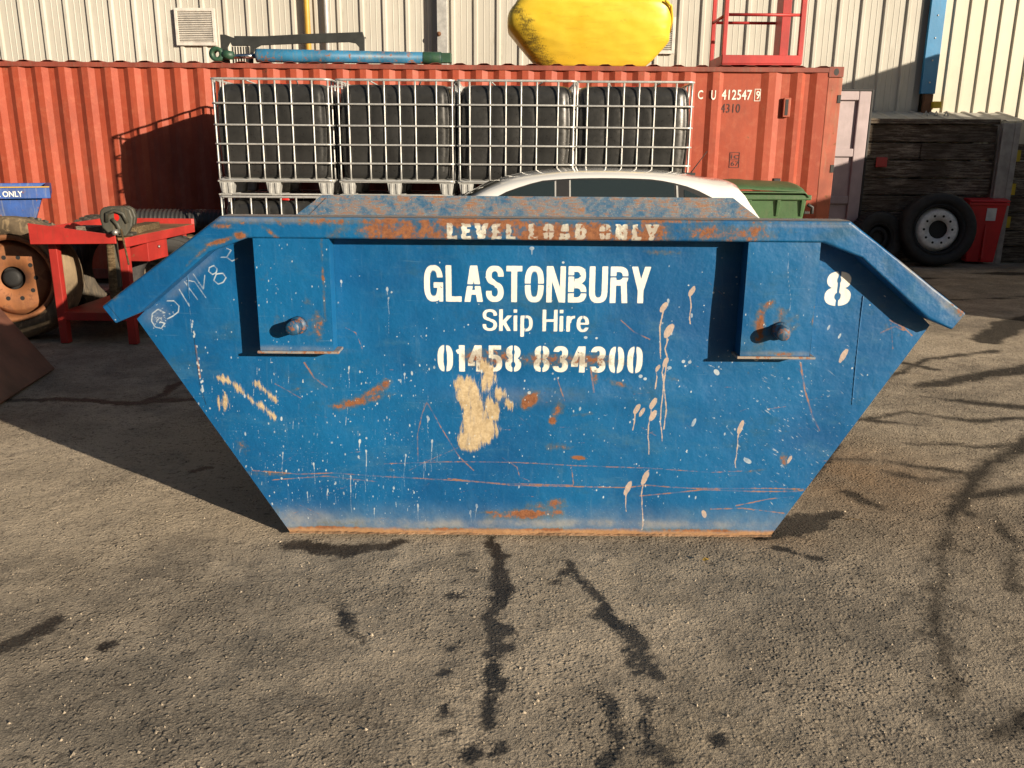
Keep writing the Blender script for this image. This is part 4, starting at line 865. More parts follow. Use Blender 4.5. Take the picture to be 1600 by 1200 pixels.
# ------------------------------------------------------------------ IBC tanks
def build_ibc():
    W, Dp, H = 1.205, 1.0, 1.16
    r = thing('liquid_tote', '', 'tank', (0, 0, 0), group='black caged liquid totes stacked along the container')
    # bottle: rounded box with vertical flutes
    def loop(inset, z, seg=16):
        w, d = W / 2 - .024 - inset, Dp / 2 - .024 - inset; rad = .12; pts = []
        per = []
        for (sx, sy, a0) in ((1, -1, -90), (1, 1, 0), (-1, 1, 90), (-1, -1, 180)):
            for k in range(9):
                a = radians(a0 + 90 * k / 8); per.append((sx * (w - rad) + rad * cos(a), sy * (d - rad) + rad * sin(a)))
            # straight run to next corner is subdivided
            nx = {(1, -1): (w, None), (1, 1): (None, d), (-1, 1): (-w, None), (-1, -1): (None, -d)}[(sx, sy)]
            N = 40
            for k in range(1, N):
                f = k / N
                if (sx, sy) == (1, -1): q = (w, -(d - rad) + 2 * (d - rad) * f)
                elif (sx, sy) == (1, 1): q = ((w - rad) - 2 * (w - rad) * f, d)
                elif (sx, sy) == (-1, 1): q = (-w, (d - rad) - 2 * (d - rad) * f)
                else: q = (-(w - rad) + 2 * (w - rad) * f, -d)
                per.append(q)
        out = []
        for x, y in per:
            def bul(t, cuts):
                for c0, c1 in zip(cuts, cuts[1:]):
                    if c0 <= t <= c1: return max(0.0, sin(pi * (t - c0) / (c1 - c0))) ** .55
                return 0.0
            gx_ = 1.001 - bul(x, (-.50, -.27, -.10, .06, .22, .50)) if abs(abs(y) - d) < .01 else 0
            gy_ = 1.001 - bul(y, (-.40, -.2, -.03, .14, .40)) if abs(abs(x) - w) < .01 else 0
            k = .014 * (1 if .22 < z < 1.04 else .3)
            out.append((x, y - math.copysign(gx_ * k, y), z) if gx_ else (x - math.copysign(gy_ * k, x), y, z))
        return out
    lv = [(.06, .17), (.02, .185), (.004, .215), (0, .26), (-.012, .45), (-.018, .65), (-.012, .85), (0, 1.0), (.006, 1.03), (.018, 1.068), (.042, 1.096), (.08, 1.112)]
    b = MB(); L = [loop(i, z) for i, z in lv]; n = len(L[0]); vs = [p for l in L for p in l]
    fs = [(i * n + k, i * n + (k + 1) % n, (i + 1) * n + (k + 1) % n, (i + 1) * n + k) for i in range(len(L) - 1) for k in range(n)]
    b.add(vs, fs, 0, True); b.add([tuple(p) for p in L[0]], [list(range(n))]); 
    top = [(x, y, 1.112) for x, y, z in L[-1]]; ins = [(x * .93, y * .93, 1.113 - .03 * (abs(x) < .26)) for x, y, z in L[-1]]
    b.add(top + ins, [(k, (k + 1) % n, n + (k + 1) % n, n + k) for k in range(n)], 0, True)
    b.add([(x, y, z) for x, y, z in ins], [list(range(n))], 0, False)
    tank = b.build('tank', M['tank'], r, local=True)
    cp = MB(); cp.tube([(0.0, -.05, 1.07), (0.0, -.05, 1.115), (0.0, -.05, 1.125)], [.085, .085, .07], 20); cp.tube([(-.06, -.05, 1.13), (.06, -.05, 1.13)], .01, 6); cp.build('cap', M['redcap'], tank, local=True)
    cg = MB(); xe, ye = W / 2, Dp / 2; t = .0105
    def ring(z, rr, e=0.0, sg=7):
        pts = []; rad = .06
        for sx, sy, a0 in ((1, -1, -90), (1, 1, 0), (-1, 1, 90), (-1, -1, 180)):
            for k in range(5):
                a = radians(a0 + 22.5 * k); pts.append((sx * (xe + e - rad) + rad * cos(a), sy * (ye + e - rad) + rad * sin(a), z))
        cg.tube(pts, rr, sg, closed=True)
    ring(1.150, .0125)
    for z in (.915, .705, .515, .33): ring(z, t, .004)
    ring(.155, .013)
    vx = [-.478, -.27, -.11, .045, .205, .42]
    def bar(p0, p1):
        z0, z1 = p0[2], p1[2]; pts = [(p0[0], p0[1], z0 + (z1 - z0) * i / 8) for i in range(9)]; cg.tube(pts, [t * (1.0, .8)[i % 2] if 0 < i < 8 else t * 1.1 for i in range(9)], 6)
    for x in vx:
        for s in (-1, 1): bar((x, s * (ye - .006), .155), (x, s * (ye - .006), 1.150))
    for y in (-.38, -.2, 0, .2, .38):
        for s in (-1, 1): bar((s * (xe - .006), y, .155), (s * (xe - .006), y, 1.150))
    for sx in (-1, 1):
        for sy in (-1, 1): bar((sx * (xe - .022), sy * (ye - .012), .15), (sx * (xe - .022), sy * (ye - .012), 1.148))
    for x in (-.27, .27): cg.tube([(x, -ye, 1.15), (x * .8, -.2, 1.118), (x * .8, .2, 1.118), (x, ye, 1.15)], .008, 6)
    cg.build('cage', M['galv'], r, local=True)
    pl = MB()
    def foot(x, y, w, d):
        pl.prismY([(x - w * .36, .018), (x + w * .36, .018), (x + w / 2, .135), (x - w / 2, .135)], y - d / 2, y + d / 2)
        for k in (-.22, .22): pl.prismY([(x + w * k - .013, .022), (x + w * k + .013, .022), (x + w * k + .017, .13), (x + w * k - .017, .13)], y - d / 2 - .009, y + d / 2 + .009)
    for x in (-.515, -.03, .515):
        for y in (-.44, 0, .44): foot(x, y, .15, .11)
    pl.box((-xe, -ye, .136), (xe, ye, .150)); pl.prismX([(-ye + .006, .150), (-ye + .10, .150), (-ye + .10, .185), (-ye + .035, .165)], -xe + .03, xe - .03)
    for x in (-.52, 0, .52): pl.box((x - .05, -ye, .001), (x + .05, ye, .017))
    pl.box((-xe, -ye, .001), (-.58, ye, .0165))
    for y in (-ye + .01, ye - .01): pl.tube([(-xe + .02, y, .012), (xe - .02, y, .012)], .011, 6)
    pl.build('pallet', M['galv2'], r, .003, local=True)
    return r
XS = [-2.475, -1.215, .022, 1.235]; YI = 9.15 + .5
lab_t = ['leftmost of the four black caged liquid totes in the upper tier',
         'black caged liquid tote, upper tier, second from the left',
         'black caged liquid tote, upper tier, above the windscreen of the white car',
         'black caged liquid tote, upper tier, rightmost, beside the white container number']
lab_b = ['black caged liquid tote, lower tier, its cage top showing over the blue skip',
         'black caged liquid tote, lower tier, second from the left, mostly hidden by the skip',
         'black caged liquid tote, lower tier, third from the left, hidden behind the car bonnet',
         'black caged liquid tote, lower tier, rightmost, hidden behind the white car']
first = build_ibc()
for i, x in enumerate(XS):
    for j, labs in enumerate((lab_t, lab_b)):
        o = first if (i == 0 and j == 0) else copy_tree(first)
        o.location = (x + (0, .006, .0, -.004)[i] * (1 - j), YI + (0, .015, -.01, .02)[i], 0.0 if j else 1.165)
        o.rotation_euler = (0, 0, radians((.5, -.4, .3, -.9)[i] * (1 if j == 0 else -.6))); o['label'] = labs[i]

# ------------------------------------------------------------------ buildings
def build_hall():
    Yw = 14.5; XT = 6.53
    b = thing('industrial_hall', 'cream ribbed metal clad industrial hall rising behind the red container', 'building', (0, Yw + 3, 0))
    prof = []; x = -16.0 - .0
    x0 = -7.80 - 24 * .357
    x = x0
    while x < XT - .2:
        prof += [(x, 0), (x + .020, -.034), (x + .062, -.034), (x + .082, 0), (x + .165, 0), (x + .170, -.004), (x + .178, -.004), (x + .183, 0), (x + .255, 0), (x + .260, -.004), (x + .268, -.004), (x + .273, 0)]; x += .357
    n = len(prof); m = MB(); m.add([(px, Yw + d, z) for z in (0, 7.5) for px, d in prof], [(i, i + 1, i + 1 + n, i + n) for i in range(n - 1)]); m.build('cladding', M['clad'], b, recalc=False)
    MB().box((x0, Yw + .05, 0), (XT - .01, Yw + 6, 7.4)).build('wall', M['clad'], b)
    MB().box((x0 - .2, Yw - .25, 7.5), (XT, Yw + 6.2, 7.7)).build('roof', M['roof'], b)
    # louvred vents
    def louvre(px0, py0, px1, py1, n):
        a = onY(px0, py1, Yw - .05); c = onY(px1, py0, Yw - .05); x0_, x1_, z0, z1 = a[0], c[0], a[2], c[2]; f = .045
        fr = MB(); fr.box((x0_, Yw - .075, z0), (x1_, Yw - .036, z0 + f)); fr.box((x0_, Yw - .075, z1 - f), (x1_, Yw - .036, z1)); fr.box((x0_, Yw - .075, z0 + f), (x0_ + f, Yw - .036, z1 - f)); fr.box((x1_ - f, Yw - .075, z0 + f), (x1_, Yw - .036, z1 - f))
        L = fr.build('louvre_vent', M['louvre'], b, .003)
        MB().box((x0_ + f, Yw - .040, z0 + f), (x1_ - f, Yw - .037, z1 - f)).build('recess', M['louvre_dark'], L)
        sl = MB(); h = (z1 - z0 - 2 * f) / n
        for i in range(n):
            z = z0 + f + h * i; sl.prismX([(Yw - .074, z + h * .05), (Yw - .074, z + h * .16), (Yw - .045, z + h * .9), (Yw - .045, z + h * .78)], x0_ + f, x1_ - f)
        sl.build('slats', M['louvre'], L)
    louvre(277, 13, 335, 71, 17); louvre(1000, 27, 1056, 84, 17)
    def pipe(px, w, mat, name, za=2.2, y=Yw - .1, joint=None):
        a = onY(px, 50, y); m = MB(); m.tube([(a[0], y, za - 2.2), (a[0], y, 7.4)], w, 14); o = m.build(name, mat, b)
        for z in (3.02 if joint is None else joint, 4.6, 6.5): k = MB(); k.tube([(a[0], y, z), (a[0], y, z + .07)], w * 1.35, 14); k.box((a[0] - .03, y, z + .01), (a[0] + .03, Yw - .03, z + .06)); k.build('bracket', mat, o)
    pipe(481, .045, M['yellow_pipe'], 'gas_pipe'); pipe(511, .038, M['grey_pipe'], 'conduit')
    a = onY(691, 50, Yw - .2); p = MB(); p.box((a[0] - .08, Yw - .2, 0), (a[0] + .08, Yw - .19, 7.3)); p.box((a[0] - .08, Yw - .19, 0), (a[0] - .065, Yw - .04, 7.3)); p.box((a[0] + .065, Yw - .19, 0), (a[0] + .08, Yw - .04, 7.3)); o = p.build('steel_channel', M['galv2'], b, .004)
    q = MB(); s = onY(686, 53, Yw - .2); q.tube([(s[0], Yw - .215, s[2]), (s[0], Yw - .195, s[2])], .035, 10); q.build('rusty_bolt', M['rust'], o)
    # blue corner trim stops above the timber bay
    t = MB(); t.box((XT - .06, Yw - .10, 2.58), (XT + .17, Yw - .036, 7.5)); t.build('corner_trim', M['trim'], b, .004)
    for i in range(9): MB().tube([(XT + .06, Yw - .106, 2.75 + i * .33), (XT + .06, Yw - .098, 2.75 + i * .33)], .013, 8).build('rivet', M['galv'], b)
    MB().box((XT + .0, Yw - .12, 1.9), (XT + .14, Yw - .04, 2.57)).build('gutter_outlet', M['rust'], b, .01)
    MB().box((XT + .12, Yw - .2, 2.36), (XT + .25, Yw - .08, 2.46)).build('yellow_bracket', M['yellow_paint'], b, .01)
    # neighbouring hall
    XR = XT + .175
    b2 = thing('neighbouring_hall', 'yellowish cream clad hall with narrow ribs, to the right of the blue corner trim', 'building', (12, Yw + 3, 0))
    prof = []; x = XR
    while x < 18: prof += [(x, 0), (x + .145, 0), (x + .160, -.03), (x + .205, -.03), (x + .22, 0)]; x += .245
    n = len(prof); m = MB(); m.add([(px, Yw - .04 + d, z) for z in (0, 7.5) for px, d in prof], [(i, i + 1, i + 1 + n, i + n) for i in range(n - 1)]); m.build('cladding', M['clad_y'], b2, recalc=False)
    MB().box((XR, Yw + .0, 0), (18, Yw + 6, 7.4)).build('wall', M['clad_y'], b2)
    MB().box((XT + .01, Yw - .25, 7.5), (18.2, Yw + 6.2, 7.7)).build('roof', M['roof'], b2)
build_hall()

def build_timber():
    Yt = 13.62
    b = thing('timber_bay_wall', 'dark weathered sleeper wall behind the lorry wheel and red bin', 'wall', (7, Yt + .1, 0))
    P0 = onY(1553, 300, Yt - .13)[0]; P1 = P0 + .30
    z = 0.0; rr = random.Random(3); hs = [.26, .25, .27, .25, .26, .27, .26, .27]
    rows = MB()
    for i, h in enumerate(hs):
        x = 5.35 + rr.uniform(-.1, 0)
        while x < P0:
            L = min(rr.uniform(.9, 2.6), P0 - x); 
            if P0 - (x + L) < .25: L = P0 - x
            dy = rr.uniform(-.02, .015)
            rows.box((x + .004, Yt + dy, z + .011), (x + L - .004, Yt + .15, z + h - .011)); x += L
        z += h
    rows.build('sleepers', M['sleeper'], b, .012)
    rows = MB(); z = 0
    for i, h in enumerate(hs[:7]):
        x = P1
        while x < 11.5: L = rr.uniform(1.2, 2.4); rows.box((x + .004, Yt + rr.uniform(-.02, .015), z + .011), (x + L - .004, Yt + .15, z + h - .011)); x += L
        z += h
    rows.build('sleepers', M['sleeper'], b, .012)
    p = MB(); p.box((P0, Yt - .13, 0), (P0 + .08, Yt - .115, 2.11)); p.box((P0 + .18, Yt - .13, 0), (P0 + .26, Yt - .115, 2.11)); p.box((P0 + .08, Yt - .122, 0), (P0 + .18, Yt - .05, 2.10)); p.box((P0, Yt - .05, 0), (P0 + .26, Yt - .03, 2.11)); p.box((P0 + .265, Yt - .10, 0), (P0 + .285, Yt + .1, 2.11))
    p.build('steel_post', M['hbeam'], b, .004)
    q = MB()
    for z in (.55, 1.05, 1.55): q.box((P1 + .0, Yt - .032, z), (P1 + .08, Yt - .022, z + .17))
    q.build('yellow_marker', M['yellow_paint'], b)
    MB().box((5.34, Yt - .045, 2.092), (P0 - .005, Yt + .10, 2.165)).build('capping_board', M['sleeper'], b, .008)
    q = MB(); q.box((5.55, Yt - .05, 1.45), (5.72, Yt - .022, 1.60)); q.build('red_bracket', M['cage_red'], b, .01)
    r = thing('bay_roof', 'pale lean-to roof sheet behind the top of the dark sleeper wall', 'roof', (6.8, Yt + .4, 0))
    prof = []; x = 5.3
    while x < P1: prof += [(x, 0), (x + .2, 0), (x + .22, .02), (x + .26, .02), (x + .28, 0)]; x += .28
    n = len(prof); m = MB(); m.add([(px, y, z + d) for y, z in ((Yt + .105, 2.145), (Yt + .83, 2.30)) for px, d in prof], [(i, i + 1, i + 1 + n, i + n) for i in range(n - 1)])
    o = m.build('roof_sheet', M['roof'], r, recalc=False); o.modifiers.new('w', 'SOLIDIFY').thickness = .004
    MB().box((5.35, Yt + .155, 0), (5.45, Yt + .255, 2.12)).box((P0, Yt + .155, 0), (P0 + .1, Yt + .255, 2.12)).box((5.4, Yt + .7, 0), (5.5, Yt + .79, 2.24)).box((P0, Yt + .7, 0), (P0 + .1, Yt + .79, 2.24)).build('support', M['hbeam'], r)
    a = onY(1460, 176, Yt + .5)
    for dx in (-.18, -.02, .14): k = MB(); k.tube([(a[0] + dx, Yt + .5, 2.2), (a[0] + dx + .05, Yt + .5, 2.30), (a[0] + dx + .1, Yt + .5, 2.2)], .012, 6); k.build('bracket', M['galv2'], r)
build_timber()

# ------------------------------------------------------------------ things on the container roof
ZT = 2.635
def on_roof():
    # hydraulic ram
    y = 10.88
    a = onY(401, 88, y); b = onY(690, 95, y); zc = ZT + .078
    r = thing('hydraulic_ram', 'blue and green hydraulic ram lying on the red container roof', 'hydraulic ram', (a[0], y, ZT))
    m = MB(); m.tube([(a[0], y, zc), (a[0] + .03, y, zc), (b[0], y, zc - .015)], [.077, .077, .066], 24); body = m.build('cylinder', M['ram'], r)
    m = MB(); m.tube([(b[0] - .22, y, zc - .014), (b[0], y, zc - .016)], .072, 20); m.box((b[0], y - .05, ZT + .01), (b[0] + .12, y + .05, ZT + .12)); m.build('end_cap', M['ram_green'], r, .006)
    e = onY(340, 88, y)
    m = MB(); m.tube([(a[0], y, zc - .003), (e[0] + .10, y, zc - .018)], .028, 16); m.build('rod', M['chrome'], r)
    m = MB(); m.lathe([(.085, -.05), (.085, .05), (.036, .05), (.036, -.05)], 28, mat=Matrix.Translation((e[0], y, ZT + .087))); m.tube([(e[0] + .07, y, ZT + .085), (e[0] + .19, y, ZT + .075)], [.06, .045], 16); m.build('eye', M['ram_green'], r)
    # charcoal guard: side cheek, comb of slots, long top bar with rounded far leg
    y = 11.0
    g = thing('loader_guard', 'charcoal steel grille guard with a long bar, standing behind the hydraulic ram', 'guard', (onY(400, 80, y)[0], y, ZT))
    Q = lambda px, py: (onY(px, py, y)[0], onY(px, py, y)[2])
    outer = [Q(395, 84), (Q(393, 84)[0], ZT), (Q(346, 84)[0], ZT), Q(344, 54), Q(352, 54), Q(365, 59), Q(400, 57), Q(480, 53), Q(567, 50), Q(570, 60), (Q(570, 90)[0], ZT), (Q(562, 90)[0], ZT), Q(562, 75), Q(556, 68), Q(545, 66), Q(480, 69), Q(408, 71), Q(399, 76)]
    # comb openings are modelled as slats, so the lower left field is left open
    top = [Q(344, 54), Q(352, 54), Q(365, 59), Q(480, 53), Q(567, 50), Q(570, 60), (Q(570, 90)[0], ZT), (Q(562, 90)[0], ZT), Q(562, 75), Q(556, 68), Q(545, 66), Q(480, 68), Q(408, 71), Q(399, 76), Q(396, 84), (Q(396, 98)[0], ZT), (Q(391, 98)[0], ZT), Q(391, 72), Q(363, 72), Q(360, 66), Q(356, 74), (Q(360, 98)[0], ZT), (Q(347, 98)[0], ZT)]
    m = MB(); m.prismY(top[::-1], y - .012, y + .012); m.prismX([(y, Q(350, 56)[1] - .02), (y + .16, Q(350, 56)[1]), (y + .16, Q(350, 56)[1] + .02), (y, Q(350, 56)[1])], Q(365, 50)[0], Q(568, 50)[0]); m.build('frame', M['guard'], g, .005)
    s = MB()
    for i in range(7): x = Q(363.5 + i * 4.2, 90)[0]; s.box((x, y - .01, ZT), (x + .013, y + .01, Q(363, 73)[1]))
    s.build('comb_bars', M['guard'], g)
    # yellow moulded shell: lofted, tapering to a flat keel and rounded ends
    yc = 11.35
    Lx0, Lx1 = onY(792, 45, yc)[0], onY(1044, 45, yc)[0]; zt = onY(900, 0, yc)[2]
    sh = thing('yellow_shell', 'yellow plastic hull-shaped shell smeared with black grime on the container roof', 'shell', ((Lx0 + Lx1) / 2, yc, ZT))
    m = MB(); nx, na = 56, 40; cxm = (Lx0 + Lx1) / 2; hl = (Lx1 - Lx0) / 2; rows = []
    kL, kR = onY(842, 98, yc)[0], onY(1002, 98, yc)[0]
    zt_ = onY(800, 12, yc)[2]
    for j in range(24):     # from keel (z=ZT) up to rim
        f = j / 23; z = ZT + (zt_ - ZT) * f
        if f < .62: g_ = (f / .62); xl = kL + (Lx0 + .01 - kL) * g_ ** .95; xr = kR + (Lx1 - .02 - kR) * min(1, f / .42) ** .8
        else: g_ = (f - .62) / .38; xl = Lx0 + .01 - .01 * sin(pi * g_) + .085 * g_ ** 3; xr = Lx1 - .02 + .02 * sin(pi * g_) - .01 * g_ ** 3
        d = .26 + .24 * (1 - (1 - f) ** 2.0)
        rows.append((z, xl, xr, d))
    for j in range(1, 9):   # crowned top
        f = j / 8; z0, xl, xr, d = rows[23]; zz = z0 + (onY(900, -8, yc)[2] - z0) * sin(f * pi / 2); k = cos(f * pi / 2) * .86 + .14
        rows.append((zz, cxm + .05 - (cxm + .05 - xl) * k, cxm + .05 + (xr - cxm - .05) * k, d * k))
    for z, xl, xr, d in rows:
        for i in range(na):
            a = 2 * pi * i / na; e = 8.0; cu = abs(cos(a)) ** (2 / e) * math.copysign(1, cos(a)); su = abs(sin(a)) ** (2 / e) * math.copysign(1, sin(a))
            bulge = -.05 * math.exp(-((z - ZT - .33) / .1) ** 2) * (su < 0) * cos(a * 1)
            m.v.append(((xl + xr) / 2 + (xr - xl) / 2 * cu, yc + d * su * (1 - .10 * cu * cu) + bulge * .4, z))
    nr = len(rows)
    for j in range(nr - 1):
        for i in range(na): m.f.append([j * na + i, j * na + (i + 1) % na, (j + 1) * na + (i + 1) % na, (j + 1) * na + i]); m.mi.append(0); m.sm.append(True)
    m.f += [list(range(na - 1, -1, -1)), list(range((nr - 1) * na, nr * na))]; m.mi += [0, 0]; m.sm += [False, True]
    m.build('hull', M['yellow'], sh)
    # rolled lip on the right end
    z0, xl, xr, d = rows[23]; lp = MB(); lp.tube([(xr - .10, yc - d * .93, z0 + .02), (xr - .02, yc - d * .86, z0 - .03), (xr + .012, yc - d * .7, z0 - .16), (xr + .012, yc - d * .5, z0 - .3)], [.014, .016, .016, .01], 8); lp.build('lip', M['yellow'], sh)
    # red access cage
    y0, y1 = 10.80, 11.45; X0, X1 = onY(1131, 80, y0)[0], onY(1250, 80, y0)[0]
    cg = thing('access_cage', 'red painted steel access cage standing at the right end of the container roof', 'cage', ((X0 + X1) / 2, 10.9, ZT))
    m = MB(); m.box((X0 - .02, y0 - .03, ZT + .005), (X1 + .02, y1, ZT + .02)); m.box((X0 - .02, y0 - .035, ZT + .02), (X1 + .02, y0 - .02, ZT + .115)); m.box((X0 - .02, y1 - .015, ZT + .02), (X1 + .02, y1, ZT + .115)); m.box((X0 - .02, y0 - .02, ZT + .02), (X0 - .005, y1 - .015, ZT + .115)); m.build('toe_board', M['cage_red'], cg, .004)
    h = 1.15
    for x in (X0, X1):
        for y in (y0, y1): w = .025 if x == X0 else .03; MB().box((x - w, y - w, ZT + .021), (x + w, y + w, ZT + h)).build('upright', M['cage_red'], cg, .006)
    for z in (.62, 1.12):
        zz = ZT + z
    for z in (.56, h - .02):
        for p_, q_ in (((X0, y0), (X1, y0)), ((X0, y1), (X1, y1)), ((X0, y0), (X0, y1))): MB().tube([(*p_, ZT + z), (*q_, ZT + z)], .018, 10).build('rail', M['cage_red'], cg)
    MB().box((X1 - .14, y1 - .3, ZT + .12), (X1 - .035, y1 - .03, ZT + h)).build('door_panel', M['cage_red'], cg, .004)
on_roof()

# ------------------------------------------------------------------ white hatchback behind the skip
def build_car():
    YC = 7.95; DX = -.13; R = thing('car', 'white hatchback car parked between the blue skip and the stacked totes, roof aerial raised', 'car', (.3, YC, 0))
    # stations along x (front is at -x): belt half width, roof half width, bottom, belt z, roof z
    st = [(-2.05, .60, .50, .38, .60, .62), (-2.0, .74, .60, .26, .66, .70), (-1.85, .82, .66, .22, .72, .80), (-1.4, .86, .70, .20, .82, .92), (-.95, .875, .70, .20, .90, .985), (-.62, .88, .68, .20, .93, 1.04),
          (-.45, .88, .63, .20, .94, 1.14), (-.25, .88, .60, .20, .95, 1.27), (-.05, .88, .585, .20, .955, 1.365), (.15, .88, .58, .20, .96, 1.425), (.45, .88, .575, .20, .965, 1.467), (.75, .88, .575, .20, .97, 1.484), (1.1, .88, .57, .20, .98, 1.482), (1.5, .88, .565, .20, .99, 1.46),
          (1.8, .875, .56, .21, 1.0, 1.415), (2.02, .87, .55, .22, 1.0, 1.375), (2.12, .86, .56, .25, .99, 1.23), (2.24, .85, .60, .27, .97, 1.05), (2.33, .82, .62, .30, .90, .93), (2.36, .78, .6, .36, .72, .76)]
    def sec(s):
        x, wb, wr, zb, zm, zt = s; P_ = [(0, zb), (wb * .8, zb), (wb * .96, zb + .06), (wb * 1.0, zb + .25), (wb * 1.005, (zb + zm) / 2 + .1), (wb * .985, zm - .06), (wb * .955, zm)]
        gh = zt - zm
        for f in (.2, .4, .6, .78, .88): P_.append((wb * .955 + (wr + .045 - wb * .955) * f ** 1.15, zm + gh * f * .97))
        P_ += [(wr + .02, zt - .04 if gh > .15 else zt - .01), (wr - .05, zt - .018 if gh > .15 else zt - .005), (wr * .7, zt - .004), (wr * .35, zt + .004), (0, zt + .006)]
        return [(x, y, z) for y, z in P_]
    import bisect
    X_ = [s[0] for s in st]
    def at(x):
        i = min(max(bisect.bisect_right(X_, x) - 1, 0), len(st) - 2); a, b = st[i], st[i + 1]; f = (x - a[0]) / (b[0] - a[0])
        p0 = st[max(i - 1, 0)]; p3 = st[min(i + 2, len(st) - 1)]; out = [x]
        for k in range(1, 6):
            m1 = (b[k] - p0[k]) / max(1e-6, b[0] - p0[0]) * (b[0] - a[0]); m2 = (p3[k] - a[k]) / max(1e-6, p3[0] - a[0]) * (b[0] - a[0])
            out.append((2 * f ** 3 - 3 * f ** 2 + 1) * a[k] + (f ** 3 - 2 * f ** 2 + f) * m1 + (-2 * f ** 3 + 3 * f ** 2) * b[k] + (f ** 3 - f ** 2) * m2)
        return out
    xs = np.linspace(-2.05, 2.36, 90); S = [sec(at(x)) for x in xs]; npt = len(S[0])
    m = MB(); o = 0
    for sgn in (-1, 1):
        vs = [(x, YC + sgn * y, z) for r_ in S for x, y, z in r_]
        fs = [(i * npt + k, i * npt + k + 1, (i + 1) * npt + k + 1, (i + 1) * npt + k) for i in range(len(S) - 1) for k in range(npt - 1)]
        # wheel arches: drop the faces inside them
        keep = []
        for f in fs:
            c = np.mean([vs[q] for q in f], 0); ok = True
            for wx in (-1.28, 1.32):
                if (c[0] - wx) ** 2 + (c[2] - .32) ** 2 < .36 ** 2 and abs(c[1] - YC) > .55: ok = False
            if ok: keep.append(f)
        m.add(vs, keep, 0, True); m.add([vs[k] for k in range(npt)], [list(range(npt))]); m.add([vs[(len(S) - 1) * npt + k] for k in range(npt)], [list(range(npt))])
    body = m.build('body', M['car'], R)
    # glass patches on the greenhouse surface, pushed out a little
    def surf(x, f, sgn, out=.004):
        s = at(x); P_ = sec(s)[6:13]; t = f * (len(P_) - 1); i = min(int(t), len(P_) - 2); q = t - i
        a, b = P_[i], P_[i + 1]; y = a[1] + (b[1] - a[1]) * q; z = a[2] + (b[2] - a[2]) * q; dy, dz = b[1] - a[1], b[2] - a[2]; L = sqrt(dy * dy + dz * dz) or 1
        return (x, YC + sgn * (y + dz / L * out), z - dy / L * out)
    def win(name, xa, xb, top, bot=.06, sgn=-1, parent=body, mat='glass', out=.005):
        w = MB(); n = 24; k = 8; vs = []
        for i in range(n + 1):
            x = xa + (xb - xa) * i / n; tp = top(x)
            for j in range(k + 1): vs.append(surf(x, bot + (tp - bot) * j / k, sgn, out))
        w.add(vs, [(i * (k + 1) + j, i * (k + 1) + j + 1, (i + 1) * (k + 1) + j + 1, (i + 1) * (k + 1) + j) for i in range(n) for j in range(k)], 0, True)
        return w.build(name, M[mat], parent)
    tf = lambda x: .80 if .35 < x < 1.25 else (.80 - max(0, .35 - x) * .62 if x < .35 else .80 - ((x - 1.25) * .9) ** 1.6)
    for sg in (-1, 1):
        win('window_surround', -.42, 1.96, lambda x: min(tf(x) + .045, tf(x) + .09), .03, sg, mat='black', out=.003)
        win('side_window', -.28, .47, lambda x: max(.1, tf(x)), .07, sg, out=.006); win('side_window', .60, 1.46, tf, .07, sg, out=.006); win('quarter_window', 1.54, 1.86, lambda x: tf(x) - .05, .07, sg, out=.006)
        win('window_seal', .470, .482, tf, .06, sg, mat='galv2', out=.008); win('window_seal', .590, .602, tf, .06, sg, mat='galv2', out=.008); win('window_seal', 1.475, 1.49, lambda x: tf(x) - .02, .07, sg, mat='galv2', out=.008); win('pillar_gloss', .475, .595, tf, .06, sg, mat='black', out=.0065)
    # windscreen and rear screen
    def screen(name, xa, xb, ins):
        w = MB(); n = 10; vs = []
        for i in range(n + 1):
            x = xa + (xb - xa) * i / n; s = at(x); wr, zt = s[2], s[5]
            for j in range(13): u = -1 + 2 * j / 12; y = (wr - ins) * u; vs.append((x - .004 * (1 if name == 'windscreen' else -1), YC + y, zt + .010 - .016 * abs(u) ** 3))
        w.add(vs, [(i * 13 + j, i * 13 + j + 1, (i + 1) * 13 + j + 1, (i + 1) * 13 + j) for i in range(n) for j in range(12)], 0, True); return w.build(name, M['glass'], body)
    screen('windscreen', -.58, .02, .03); screen('rear_window', 2.09, 2.24, .08)
    wp = MB(); wp.tube([(-.6, YC - .45, 1.06), (-.30, YC + .05, 1.245)], .01, 6); wp.tube([(-.6, YC + .1, 1.06), (-.30, YC + .5, 1.245)], .01, 6); wp.build('wiper', M['black'], body)
    an = MB(); an.box((1.66, YC - .03, 1.43), (1.76, YC + .03, 1.452)); an.tube([(1.72, YC, 1.445), (1.86, YC, 1.64)], [.006, .003], 8); an.build('aerial', M['black'], body, .004)
    for wx in (-1.28, 1.32):
        for sg in (-1, 1):
            T_ = Matrix.Translation((wx, YC + sg * .76, .315)); t = MB(); t.lathe([(.2, -.1), (.285, -.105), (.31, -.085), (.315, 0), (.31, .085), (.285, .105), (.2, .1)], 36, mat=T_); w = t.build('wheel', M['tyre'], R)
            q = MB(); q.lathe([(.20, -.07), (.21, .09), (.195, .095), (.19, -.06)], 32, mat=T_)
            for k in range(5): q.add([(p[0], p[1], p[2]) for p in [(-.03, sg * .075, .03), (.03, sg * .075, .03), (.02, sg * .085, .2), (-.02, sg * .085, .2)]], [(0, 1, 2, 3)], 0, False, T_ @ Matrix.Rotation(2 * pi * k / 5, 4, 'Y'))
            q.disc(.06, sg * .08, 20, mat=T_); q.build('rim', M['alloy'], w)
